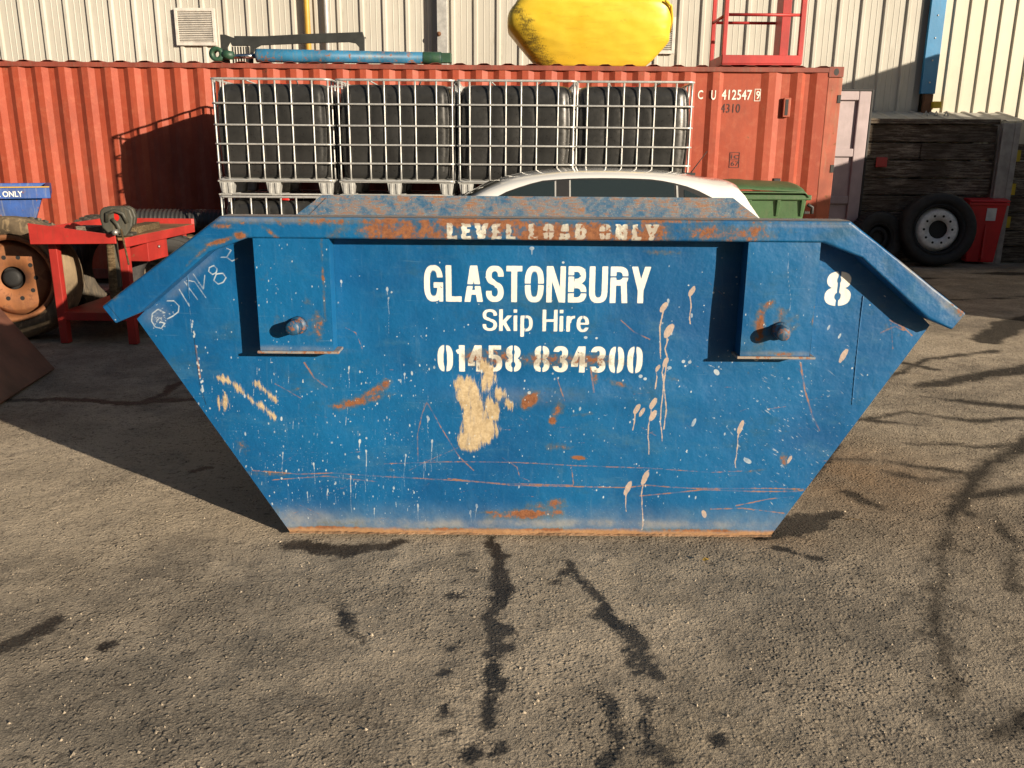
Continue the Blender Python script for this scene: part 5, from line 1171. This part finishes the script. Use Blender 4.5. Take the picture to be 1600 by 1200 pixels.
    for sg in (-1, 1):
        MB().box((-2.0, YC + sg * .50, .60), (-1.93, YC + sg * .72, .70)).build('headlight', M['lamp'], body, .02); MB().box((2.25, YC + sg * .58, .84), (2.345, YC + sg * .80, 1.0)).build('tail_light', M['tail'], body, .02)
        k = MB(); k.box((-.42, YC + sg * .90, .98), (-.30, YC + sg * 1.06, 1.10)); k.box((-.36, YC + sg * .82, .97), (-.32, YC + sg * .91, 1.0)); k.build('wing_mirror', M['car'], body, .02)
        for hx in (.38, 1.28): MB().box((hx, YC + sg * .878, .84), (hx + .16, YC + sg * .90, .865)).build('door_handle', M['car'], body, .006)
build_car()
for o_ in COL.objects:
    if o_.name == 'car': o_.location.x -= .13

# ------------------------------------------------------------------ bins
def build_green_bin():
    x1, y0 = 3.14, 9.35; x0 = x1 - 1.30; y1 = y0 + .95
    b = thing('waste_bin', 'large green waste bin with a closed curved lid behind the tail of the white car', 'bin', ((x0 + x1) / 2, (y0 + y1) / 2, 0))
    m = MB(); zb, zt = .22, 1.20; n = [(x0 + .10, y0 + .12, zb), (x1 - .10, y0 + .12, zb), (x1 - .10, y1 - .12, zb), (x0 + .10, y1 - .12, zb), (x0, y0, zt), (x1, y0, zt), (x1, y1, zt), (x0, y1, zt)]
    m.add(n, [(0, 3, 2, 1), (4, 5, 6, 7), (0, 1, 5, 4), (1, 2, 6, 5), (2, 3, 7, 6), (3, 0, 4, 7)]); body = m.build('body', M['bin_green'], b, .02, seg=3)
    r = MB(); r.box((x0 - .03, y0 - .035, 1.150), (x1 + .03, y1 + .03, 1.205)); r.build('rim', M['bin_green'], body, .012)
    for fx in (.04, .28, .52, .76, .96):
        x = x0 + (x1 - x0) * fx; ri = MB(); ri.add([(x - .02, y0 - .028, 1.15), (x + .02, y0 - .028, 1.15), (x + .015, y0 + .01, .98), (x - .015, y0 + .01, .98), (x - .02, y0 + .03, 1.15), (x + .02, y0 + .03, 1.15), (x + .015, y0 + .05, .98), (x - .015, y0 + .05, .98)], [(0, 1, 2, 3), (4, 7, 6, 5), (0, 3, 7, 4), (1, 5, 6, 2), (0, 4, 5, 1), (3, 2, 6, 7)]); ri.build('gusset', M['bin_green'], body, .005)
    # domed lid with a seam and ridge
    l = MB(); nx, ny = 26, 14; vs = []
    for i in range(nx + 1):
        u = i / nx; x = x0 - .03 + (x1 - x0 + .03) * u
        for j in range(ny + 1):
            v = j / ny; y = y0 - .05 + (y1 - y0 + .08) * v; e = min(1, u / .07, (1 - u) / .05); e = max(0, e) ** .4
            z = 1.215 + e * (.055 + .085 * sin(pi * min(1, v * 1.02)) ** .7) - .03 * (u ** 2) + .006 * (abs(u - .5) < .04); vs.append((x, y, z))
    l.add(vs, [(i * (ny + 1) + j, (i + 1) * (ny + 1) + j, (i + 1) * (ny + 1) + j + 1, i * (ny + 1) + j + 1) for i in range(nx) for j in range(ny)], 0, True)
    o = l.build('lid', M['bin_green'], b, recalc=False); s = o.modifiers.new('w', 'SOLIDIFY'); s.thickness = .012; s.offset = -1
    k = MB(); k.box((x0, y0 - .066, 1.222), (x1 - .05, y0 - .04, 1.238)); k.build('lid_ridge', M['bin_green'], o, .004)
    h = MB(); h.tube([(x1 + .035, y0 + .1, 1.10), (x1 + .09, y0 + .1, 1.07), (x1 + .09, y0 + .1, 1.0)], .02, 8); h.box((x1 - .01, y0 + .05, 1.0), (x1 + .05, y0 + .15, 1.03)); h.box((x1 - .22, y0 + .55, 1.31), (x1 - .14, y0 + .62, 1.36)); h.build('trunnion', M['black'], body, .006)
    st = MB(); st.add([(x0 + .82 + a_, y0 + .028 - .0, 1.03 + b_) for a_, b_ in ((0, .05), (.03, .02), (.06, 0), (.04, -.03), (.01, -.06), (-.03, -.02), (-.04, .01))], [list(range(7))]); st.build('sticker_residue', M['black'], body)
    for wx in (x0 + .2, x1 - .2):
        for wy in (y0 + .22, y1 - .22):
            w = MB(); w.lathe([(.03, -.025), (.09, -.025), (.1, 0), (.09, .025), (.03, .025)], 24, mat=Matrix.Translation((wx, wy, .1))); w.box((wx - .03, wy - .04, .12), (wx + .03, wy + .04, .23)); w.build('wheel', M['black'], b)
build_green_bin()
def build_red_bin():
    c = onZ(1540, 413, 0); cx, cy = c[0] - .07, c[1] + .22; w = .27
    b = thing('wheelie_bin', 'red wheelie bin with a white paper label, standing against the sleeper wall', 'bin', (cx, cy, 0), radians(-8))
    m = MB(); zb, zt = .03, .95; m.add([(-w * .76, -.21, zb), (w * .76, -.21, zb), (w * .76, .2, zb), (-w * .76, .2, zb), (-w, -.27, zt), (w, -.27, zt), (w, .27, zt), (-w, .27, zt)], [(0, 3, 2, 1), (4, 5, 6, 7), (0, 1, 5, 4), (1, 2, 6, 5), (2, 3, 7, 6), (3, 0, 4, 7)])
    body = m.build('body', M['bin_red'], b, .02, local=True, seg=3)
    MB().box((-w - .02, -.29, .90), (w + .02, .29, .945)).build('rim', M['bin_red'], body, .01, local=True)
    l = MB(); l.prismX([(-.31, .952), (.30, .952), (.30, .99), (.15, 1.005), (-.15, 1.0), (-.31, .975)], -w - .02, w + .02); l.build('lid', M['bin_red'], b, .012, local=True, seg=3)
    k = MB(); k.tube([(-w * .8, .33, .97), (w * .8, .33, .97)], .016, 8); k.box((-w * .8, .27, .95), (-w * .7, .34, .98)); k.box((w * .7, .27, .95), (w * .8, .34, .98)); k.build('handle', M['bin_red'], b, local=True)
    q = MB(); q.add([(-.02, -.268, .67), (.12, -.268, .67), (.12, -.2745, .86), (-.02, -.2745, .86)], [(0, 1, 2, 3)]); q.build('paper_label', M['label'], body, local=True)
    q = MB(); 
    for z in (.70, .73, .78, .81): q.add([(.0, -.2725 - .0015, z), (.09, -.2725 - .0015, z), (.09, -.2735 - .0015, z + .012), (.0, -.2735 - .0015, z + .012)], [(0, 1, 2, 3)])
    r2 = MB(); r2.prismX([(-.285, .1), (-.225, .05), (-.20, .05), (-.27, .6)], -.012, .012); r2.build('rib', M['bin_red'], body, local=True)
    for s in (-1, 1): t = MB(); t.lathe([(.02, -.025), (.09, -.025), (.1, 0), (.09, .025), (.02, .025)], 24, mat=Matrix.Translation((s * w * .9, .25, .1)) @ Matrix.Rotation(pi / 2, 4, 'Z')); t.build('wheel', M['black'], b, local=True)
build_red_bin()

# ------------------------------------------------------------------ wheels and tyres
def tyre_mesh(R, w, ri, mat, parent, tread=True, name='tyre', seg=72):
    m = MB(); m.lathe([(ri, -w * .36), (ri + .03, -w * .43), (R * .80, -w * .5), (R * .93, -w * .47), (R * .985, -w * .38), (R, -w * .2), (R, w * .2), (R * .985, w * .38), (R * .93, w * .47), (R * .80, w * .5), (ri + .03, w * .43), (ri, w * .36)], seg)
    if tread:
        nb = 44
        for k in range(nb):
            a = 2 * pi * k / nb
            for off, y0, y1 in ((0, -w * .42, -w * .17), (.5, -w * .12, w * .12), (0, w * .17, w * .42)):
                m.box((-.020 * R / .5, y0, R * .97), (.020 * R / .5, y1, R * 1.012), 0, Matrix.Rotation(a + off * 2 * pi / nb, 4, 'Y'))
        m.lathe([(R * .86, -w * .503), (R * .87, -w * .512), (R * .88, -w * .503)], seg, closed=False); m.lathe([(ri + .06, -w * .462), (ri + .07, -w * .474), (ri + .08, -w * .470)], seg, closed=False)
    return m.build(name, mat, parent, local=True)
def truck_rim(R, mat_out, mat_disc, parent, w, nh=10, hub=.14, dish=.06, boltr=None):
    m = MB(); m.lathe([(R * 1.02, -w * .40), (R * 1.02, -w * .36), (R * .95, -w * .33), (R * .92, w * .34), (R * 1.0, w * .38), (R * .9, w * .3), (R * .9, -w * .3)], 56)
    m.build('rim', mat_out, parent, local=True)
    d = MB(); yb = -w * .40 + dish; d.lathe([(hub, yb), (R * .74, yb + .0), (R * .78, yb + .012), (R * .91, yb + .10), (R * .91, yb + .115), (R * .76, yb + .03), (hub, yb + .02)], 56); k = d.build('disc', mat_disc, parent, local=True)
    br = boltr or (hub + R * .74) / 2
    for i in range(nh): a = 2 * pi * i / nh; h = MB(); h.disc(.019 if R > .33 else .0135, yb - .0015, 12, cx=br * cos(a), cz=br * sin(a)); h.build('bolt_hole', M['rim_dark'], k, local=True)
    hl = MB()
    for i in range(nh): a = 2 * pi * (i + .5) / nh; c_ = R * .85; hl.add([(c_ * cos(a) + .022 * cos(q), yb + .050 - .004, c_ * sin(a) + .022 * sin(q)) for q in [2 * pi * j / 12 for j in range(12)]], [list(range(12))])
    bb = MB(); bb.disc(hub + .002, yb + .05, 32); bb.build('hub_recess', M['rim_dark'], k, local=True)
    return k
c = onZ(1470, 414, 0)
W1 = thing('lorry_tyre', 'large black lorry tyre on a bright steel rim, left of the red bin', 'wheel', (c[0] - .20, c[1] - .1, .545), radians(-4))
W1.rotation_euler = (radians(-6), 0, radians(-6))
tyre_mesh(.545, .36, .37, M['tyre'], W1, False); truck_rim(.37, M['rim_dark'], M['alloy'], W1, .36, 10, .135, .05)
c2 = onY(1378, 378, 12.9)
W2 = thing('spare_tyre', 'worn black tyre in shadow, half hidden behind the skip and left of the lorry wheel', 'tyre', (c2[0] + .05, 13.25, .40), radians(20)); W2.rotation_euler = (radians(-8), 0, radians(12))
tyre_mesh(.40, .26, .22, M['tyre'], W2); truck_rim(.22, M['rim_dark'], M['rim_dark'], W2, .26, 8, .1, .04)

# loader wheel with orange rim, far left
cw = onY(6, 436, 7.3)
W3 = thing('mounted_tyre', 'big mud-caked tyre on a rusty orange rim, standing at the left edge by the bench', 'wheel', (cw[0], 7.47, cw[2]), radians(16))
W3.location.z = .525; W3.rotation_euler = (radians(-4), 0, radians(10))
tyre_mesh(.53, .34, .365, M['tyre_mud'], W3, False); truck_rim(.365, M['orange_rim'], M['orange_rim'], W3, .34, 10, .10, .09)
hb = MB(); hb.tube([(0, -.03, 0), (0, -.075, 0), (0, -.085, 0)], [.075, .075, .05], 24); hb.build('hub', M['rim_dark'], W3, local=True)
g_t = 'old tyres heaped beside the bench'
def loose(x, y, z, R, w, rx, ry, rz, mat, label):
    t = thing('loose_tyre', label, 'tyre', (x, y, z), 0, g_t); t.rotation_euler = (radians(rx), radians(ry), radians(rz)); tyre_mesh(R, w, R * .56, mat, t); return t
loose(-4.55, 8.05, .50, .49, .30, -8, 0, 62, M['tyre_dusty'], 'dusty worn tyre standing upright behind the orange-rimmed wheel')
loose(-4.05, 8.55, .50, .49, .28, 0, 0, 70, M['tyre_dusty'], 'dusty tyre with chevron tread upright behind the left end of the bench')
loose(-5.15, 7.9, .55, .54, .32, -10, 0, 48, M['tyre_dusty'], 'dusty tyre at the left edge under the blue skip rim')
loose(-3.35, 8.35, .42, .42, .26, -6, 0, 20, M['tyre'], 'black tyre standing behind the bench legs')
loose(-2.95, 8.75, .42, .42, .26, -6, 0, -15, M['tyre'], 'black tyre behind the right end of the bench, farther back')

# ------------------------------------------------------------------ red bench with vise
def build_bench():
    zt = .945
    A, B, C, D_ = Vector((-3.93, 7.10)), Vector((-3.18, 7.06)), Vector((-3.14, 8.56)), Vector((-3.90, 8.60))
    b = thing('workbench', 'red steel workbench with a tray-edged top and storage drawer, left of the blue skip', 'workbench', (A.x, A.y, 0))
    poly = [A, B, C, D_]
    def pr(m, poly, z0, z1):
        n = len(poly); m.add([(p.x, p.y, z0) for p in poly] + [(p.x, p.y, z1) for p in poly], [list(range(n - 1, -1, -1)), list(range(n, 2 * n))] + [(i, (i + 1) % n, (i + 1) % n + n, i + n) for i in range(n)])
    ctr = (A + B + C + D_) / 4
    def ins(p, k): return ctr + (p - ctr) * k
    m = MB(); pr(m, [ins(p, .985) for p in poly], zt - .05, zt - .03); m.build('top', M['bench_top'], b)
    ap = MB()
    for p, q, h0, h1 in ((C, D_, .10, .02), (D_, A, .10, .04)):
        d = (q - p).normalized(); nrm_ = Vector((-d.y, d.x)) * .02; 
        pr(ap, [p, q, q + nrm_ - d * .02, p + nrm_ + d * .02], zt - h0, zt + h1)
    d = (C - B).normalized(); nv = Vector((-d.y, d.x)) * .02; pr(ap, [B + d * .03, C, C + nv, B + nv + d * .03], zt - .11, zt - .032)
    ap.build('edge_board', M['bench'], b, .004)
    fb = MB(); fb.prismY([(A.x - .01, zt - .085), (B.x - .06, zt - .075), (B.x - .06, zt - .005), (A.x - .01, zt + .085)], 7.045, 7.065); fb.build('edge_board', M['bench'], b, .003)
    for p in poly:
        q = ins(p, .80); MB().box((q.x - .035, q.y - .035, 0), (q.x + .035, q.y + .035, zt - .051)).build('leg', M['bench'], b, .005)
    sh = MB(); pr(sh, [ins(p, .84) for p in poly], .20, .27); sh.build('lower_shelf', M['bench'], b, .004)
    e = B + (C - B) * .33; f_ = B + (C - B) * .60; nd = Vector((-d.y, d.x))
    dm = MB(); pr(dm, [e + nd * .03, f_ + nd * .03, f_ + nd * .35, e + nd * .35], zt - .28, zt - .112); dr = dm.build('drawer', M['bench'], b, .005)
    kx = (e + f_) / 2 + nd * .028; MB().tube([(kx.x, kx.y, zt - .17), (kx.x - nd.x * .015, kx.y - nd.y * .015, zt - .17)], .012, 10).build('knob', M['steel'], dr)
    # vise clamped at corner B
    vb = thing('bench_vise', 'old grey cast-iron vise bolted to the near corner of the red bench', 'vise', (-3.25, 7.17, zt - .03))
    q = Vector((-3.25, 7.17))
    ax = Vector((cos(radians(-78)), sin(radians(-78))))     # screw axis, pointing towards the camera
    def P3(a, s, z): n_ = Vector((-ax.y, ax.x)); w = q + ax * a + n_ * s; return (w.x, w.y, z)
    m = MB()
    def blk(mm, a0, a1, s0, s1, z0, z1, k=1.0): mm.add([P3(a0, s0, z0), P3(a1, s0, z0), P3(a1, s1, z0), P3(a0, s1, z0), P3(a0, s0 * k, z1), P3(a1, s0 * k, z1), P3(a1, s1 * k, z1), P3(a0, s1 * k, z1)], [(0, 3, 2, 1), (4, 5, 6, 7), (0, 1, 5, 4), (1, 2, 6, 5), (2, 3, 7, 6), (3, 0, 4, 7)])
    blk(m, -.16, .02, -.10, .10, zt - .029, zt + .0); blk(m, -.12, .0, -.065, .065, zt, zt + .10); m.build('base', M['vise'], vb, .012)
    m = MB()
    jaw = [(-.125, .03), (-.115, .09), (-.085, .115), (.075, .118), (.115, .095), (.13, .03), (.115, -.04), (.06, -.12), (-.05, -.12), (-.11, -.05)]
    def jawm(a0, a1): n = len(jaw); vs = [P3(a0, s, zt + .10 + z) for s, z in jaw] + [P3(a1, s, zt + .10 + z) for s, z in jaw]; m.add(vs, [list(range(n)), list(range(2 * n - 1, n - 1, -1))] + [(i, i + n, (i + 1) % n + n, (i + 1) % n) for i in range(n)])
    jawm(.03, .10); jaw = [(s, max(z, -.055)) for s, z in jaw]; jawm(-.09, -.02); m.build('jaw', M['vise'], vb, .012)
    m = MB(); m.tube([P3(.10, -.075, zt + .10), P3(.115, -.06, zt + .165), P3(.115, .0, zt + .19), P3(.115, .06, zt + .165), P3(.105, .085, zt + .09)], .016, 8); m.tube([P3(.10, -.03, zt + .12), P3(.112, .01, zt + .08), P3(.105, .035, zt + .0)], .018, 8); m.build('cast_rib', M['vise'], vb)
    m = MB(); m.tube([P3(-.02, 0, zt + .02), P3(.20, 0, zt + .02)], .022, 14); m.build('screw', M['steel'], vb)
    m = MB(); m.tube([P3(.19, .05, zt + .05), P3(.19, .08, zt - .24)], .008, 8); m.build('handle', M['wood'], vb)
    m = MB(); blk(m, .03, .07, -.06, -.02, zt - .44, zt - .04, 1.0); m.build('leg_bracket', M['vise'], vb, .006)
    MB().disc(.03, 0, 14, mat=Matrix.Translation(P3(.1025, .0, zt + .135))).build('red_boss', M['redcap'], vb)
    # timber offcuts lying on the bench
    t1 = MB(); c1 = ctr + (C - ctr) * .28; u = (C - B).normalized(); v = Vector((-u.y, u.x))
    def plank(c_, L, w, z0, z1, rot=0.0):
        u_ = Vector((u.x * cos(rot) - u.y * sin(rot), u.x * sin(rot) + u.y * cos(rot))); v_ = Vector((-u_.y, u_.x)); m_ = MB(); pr(m_, [c_ - u_ * L / 2 - v_ * w / 2, c_ + u_ * L / 2 - v_ * w / 2, c_ + u_ * L / 2 + v_ * w / 2, c_ - u_ * L / 2 + v_ * w / 2], z0, z1); return m_
    tag(plank(B + (C - B) * .42 + v * .14, .62, .13, zt - .029, zt + .03, .08).build('timber_block', M['wood'], None, .006), 'rough brown timber offcut on the bench, right of the vise', 'timber')
    tag(plank(Vector((-3.56, 7.33)), .16, .20, zt - .029, zt + .045, .1).build('timber_block', M['sleeper'], None, .006), 'dark timber offcut on the bench, left of the vise', 'timber')
    # bark-edged post leaning under the bench
    pm = MB(); s0 = B + (C - B) * .02 + v * .12; pm.tube([(s0.x, s0.y, .272), (s0.x - .02, s0.y + .01, .5), (s0.x - .01, s0.y, zt - .06)], [.05, .04, .03], 9); tag(pm.build('log', M['wood'], None), 'bark-covered split log standing on the lower bench shelf under the vise', 'log')
build_bench()

def build_pipe():
    # ribbed drainage pipe resting on a pallet stack behind the bench
    zc = .845; y = 9.75; xa, xb = -4.25, -3.12
    p = MB(); prof = []; n = int((xb - xa) / .016)
    pts = []; rr = []
    for i in range(n): pts.append((xa + (xb - xa) * i / n, y + .02 * sin(i * .05), zc)); rr.append((.118, .135, .135)[i % 3])
    p.tube(pts, rr, 28); o = p.build('drainage_pipe', M['pipe'], None); tag(o, 'dark ribbed plastic drainage pipe lying behind the red bench', 'pipe')
    k = thing('timber_stack', 'stack of grey timber baulks carrying the ribbed pipe behind the bench', 'timber stack', (-3.7, y, 0)); z = 0
    for r_ in range(5):
        h = .1415
        for q in (-.2, 0, .2): MB().box((-4.2 + .03 * (r_ % 2), y + q - .08, z), (-3.15 + .02 * r_, y + q + .08, z + h - .004)).build('baulk', M['wood'], k, .006)
        z += h
build_pipe()

def fit_text(s_, xa, xb, z0, z1, y, mat, parent, bold=0.0):
    cu = bpy.data.curves.new('lettering', 'FONT'); cu.body = s_; cu.size = 1; cu.extrude = .0008; cu.offset = bold; cu.resolution_u = 3
    o = bpy.data.objects.new('m', cu); COL.objects.link(o); me = bpy.data.meshes.new_from_object(o); bpy.data.objects.remove(o); bpy.data.curves.remove(cu)
    V = np.array([v.co[:] for v in me.vertices]); lo, hi = V.min(0), V.max(0)
    for v in me.vertices: q = v.co.copy(); v.co = (xa + (q.x - lo[0]) / (hi[0] - lo[0]) * (xb - xa), y - q.z, z0 + (q.y - lo[1]) / (hi[1] - lo[1]) * (z1 - z0))
    me.materials.clear(); me.materials.append(mat); r_ = bpy.data.objects.new('lettering', me); COL.objects.link(r_); r_.parent = parent
def build_left_skip():
    Y = 8.75; c = onY(78, 300, Y); zt = onY(60, 293, Y)[2]; h = .105
    s = thing('small_skip', 'battered blue skip with a yellow-edged rim behind the tyres at the far left', 'skip', (c[0], Y, 0), radians(27))
    L, D = 2.6, 1.5
    b = MB(); n = [(-L + .5, .12, 0), (-.5, .12, 0), (-.5, D - .12, 0), (-L + .5, D - .12, 0), (-L + .06, .06, zt - .02), (-.05, .06, zt - .02), (-.05, D - .06, zt - .02), (-L + .06, D - .06, zt - .02)]
    b.add(n, [(0, 3, 2, 1), (0, 1, 5, 4), (1, 2, 6, 5), (2, 3, 7, 6), (3, 0, 4, 7)]); o = b.build('body', M['bskip'], s, local=True); o.modifiers.new('w', 'SOLIDIFY').thickness = .006
    r = MB(); r.box((-L, 0, zt - h), (0, .058, zt)); r.box((-L, D - .058, zt - h), (0, D, zt)); r.box((-.058, .059, zt - h), (0, D - .059, zt)); r.box((-L, .059, zt - h), (-L + .058, D - .059, zt)); rim = r.build('rim', M['bskip'], s, .006, local=True)
    MB().box((-L, -.004, zt + .001), (0, .06, zt + .012)).build('rim_edge', M['yellow_pipe'], rim, .003, local=True)
    fit_text('LEVEL FILL ONLY', -.24 - .48, -.24, zt - .086, zt - .030, -.003, M['white'], s, .012)
build_left_skip()

def build_bucket():
    # loader bucket corner poking into the frame on the left
    b = thing('loader_bucket', 'brown rusty steel loader bucket poking in below the orange-rimmed wheel', 'bucket', (-4.4, 6.0, 0))
    tip = onZ(82, 574, .02); low = onZ(0, 626, .02); 
    y0, y1 = low[1] - .35, tip[1]
    x1 = tip[0]
    # side plate is the wedge seen: base edge along the ground, sloping top edge
    top = onY(0, 487, tip[1]); sl = (top[2] - .02) / (tip[0] - top[0])
    m = MB()
    A = Vector((tip[0], tip[1], 0.0)); Bv = Vector((low[0] - (tip[0] - low[0]) * .9, low[1] - (tip[1] - low[1]) * .9, 0)); C_ = Vector((tip[0] - .85, tip[1] + .05, .85 * sl)); D = C_ + (Bv - A)
    th = Vector((0.0, 0.0, -.0)) ; nrm = (Bv - A).cross(C_ - A).normalized() * .02
    vs = [A, Bv, D, C_]; vs2 = [v - nrm for v in vs]
    m.add([tuple(v) for v in vs + vs2], [(0, 1, 2, 3), (7, 6, 5, 4), (0, 4, 5, 1), (1, 5, 6, 2), (2, 6, 7, 3), (3, 7, 4, 0)]); m.build('sloping_plate', M['bucket'], b, .004)
    m = MB(); bx_ = C_.x; m.add([(bx_, C_.y, 0), (bx_, C_.y, C_.z), (bx_ + (Bv - A).x, (C_ + (Bv - A)).y, C_.z), (bx_ + (Bv - A).x, (C_ + (Bv - A)).y, 0), (bx_ - .02, C_.y, 0), (bx_ - .02, C_.y, C_.z), (bx_ + (Bv - A).x - .02, (C_ + (Bv - A)).y, C_.z), (bx_ + (Bv - A).x - .02, (C_ + (Bv - A)).y, 0)], [(0, 1, 2, 3), (7, 6, 5, 4), (0, 4, 5, 1), (1, 5, 6, 2), (2, 6, 7, 3), (3, 7, 4, 0)]); m.build('back_plate', M['bucket'], b, .004)
    m = MB(); E_ = Vector((C_.x, C_.y, 0)); m.add([tuple(A + Vector((-.03, .012, 0))), tuple(C_ + Vector((-.03, .012, -.03))), tuple(E_ + Vector((0, .012, 0))), tuple(A + Vector((-.03, .03, 0))), tuple(C_ + Vector((-.03, .03, -.03))), tuple(E_ + Vector((0, .03, 0)))], [(0, 1, 2), (5, 4, 3), (0, 3, 4, 1), (1, 4, 5, 2), (2, 5, 3, 0)]); m.build('side_plate', M['bucket'], b)
    m = MB(); m.tube([tuple(A + Vector((0, 0, .012))), tuple(Bv + Vector((0, 0, .012)))], .014, 6); m.build('cutting_edge', M['rust'], b)
build_bucket()

# small scatter that lies on the ground
def scatter():
    rr = random.Random(4)
    for i, (px, py, s, lab) in enumerate([(1103, 876, .016, 'small dry yellow leaf on the asphalt in front of the skip'), (1330, 815, .03, 'thin pale straw on the wet asphalt right of the skip')]):
        c_ = onZ(px, py, 0); m = MB()
        if i == 0: m.add([(c_[0] - s, c_[1], .004), (c_[0] - .3 * s, c_[1] + .7 * s, .010), (c_[0] + s, c_[1] + .2 * s, .006), (c_[0] + .2 * s, c_[1] - .6 * s, .008), (c_[0] - .5 * s, c_[1] - .6 * s, .003)], [(0, 1, 4), (1, 3, 4), (1, 2, 3)]); o = m.build('leaf', M['yellow_pipe'], None)
        else: m.tube([(c_[0] - s, c_[1], .006), (c_[0], c_[1] + .01, .012), (c_[0] + s * 1.4, c_[1] + .005, .006)], .002, 5); o = m.build('straw', M['wood'], None)
        tag(o, lab, 'leaf' if i == 0 else 'straw')
    # loose grit, one mass
    m = MB()
    for i in range(7000):
        y = 1.75 + 5.5 * rr.random() ** 2.0; x = rr.uniform(-.66, .66) * (y + .6)
        if -1.0 < x - CX < 1.1 and 3.35 < y < 5.3: continue
        s = rr.choice([.003, .004, .004, .005, .008]) * rr.uniform(.6, 1.3); a = rr.uniform(0, pi)
        zg = float(GZ[min(len(gy) - 1, int(np.searchsorted(gy, y))), min(len(gx) - 1, int(np.searchsorted(gx, x)))])
        if wet[min(len(gy) - 1, int(np.searchsorted(gy, y))), min(len(gx) - 1, int(np.searchsorted(gx, x)))] > -.01: continue
        vs = []
        for k in range(5): q = a + 2 * pi * k / 5; rk = s * rr.uniform(.6, 1.2); vs.append((x + rk * cos(q), y + rk * sin(q), zg - .003))
        vs.append((x + rr.uniform(-.3, .3) * s, y, zg + s * rr.uniform(.3, .8))); m.add(vs, [(k, (k + 1) % 5, 5) for k in range(5)])
    n = NT('grit_stone'); g = m.build('grit', n.fin(n.mix(n.sm(n.noise(45, 2), .4, .6), (0.16, .135, .105), (0.44, .365, .27)), .9), None); g['kind'] = 'stuff'; g['label'] = 'loose grit on the yard'
scatter()

# ------------------------------------------------------------------ unseen block and panel added out of frame on the right to shade the bay
def off_right():
    X = 9.5
    s = thing('unseen_shade_block', 'grey unseen block added beyond the right edge of the view to cast shade', 'container', (X + 1.2, 9.0, 0))
    MB().box((X, 4.9, 0), (X + 2.4, 12.45, 2.93)).build('body', M['blocker_grey'], s, .01)
    MB().box((X + .05, 4.87, .1), (X + 2.35, 4.899, 2.8)).build('door', M['blocker_grey'], s, .01)
    t = thing('unseen_shade_panel', 'tall grey panel added upright on the unseen block to shape its shadow', 'panel', (X + .04, 11, 2.93))  # added panel, sized to shape the shade edge on the hall wall
    MB().box((X, 10.1, 2.931), (X + .06, 11.93, 4.08)).build('board', M['blocker_grey'], t, .005)
    for y in (10.3, 11.7): MB().box((X + .061, y, 2.931), (X + .14, y + .08, 3.9)).build('strut', M['blocker_grey'], t)
off_right()

def off_back():  # unseen block added behind the camera to limit sky fill
    b = thing('unseen_sky_blocker', 'grey hall-sized block added unseen behind the viewer to cut sky light', 'building', (-8, -15, 0))
    MB().box((-30, -22, 0), (10.5, -10, 9)).build('wall', M['blocker_grey'], b)
    MB().box((-30.3, -22.3, 9.001), (10.8, -9.7, 9.2)).build('roof', M['roof'], b)
    MB().box((-4, -9.99, 0), (0, -9.95, 4)).build('blocker_door', M['galv2'], b)
off_back()
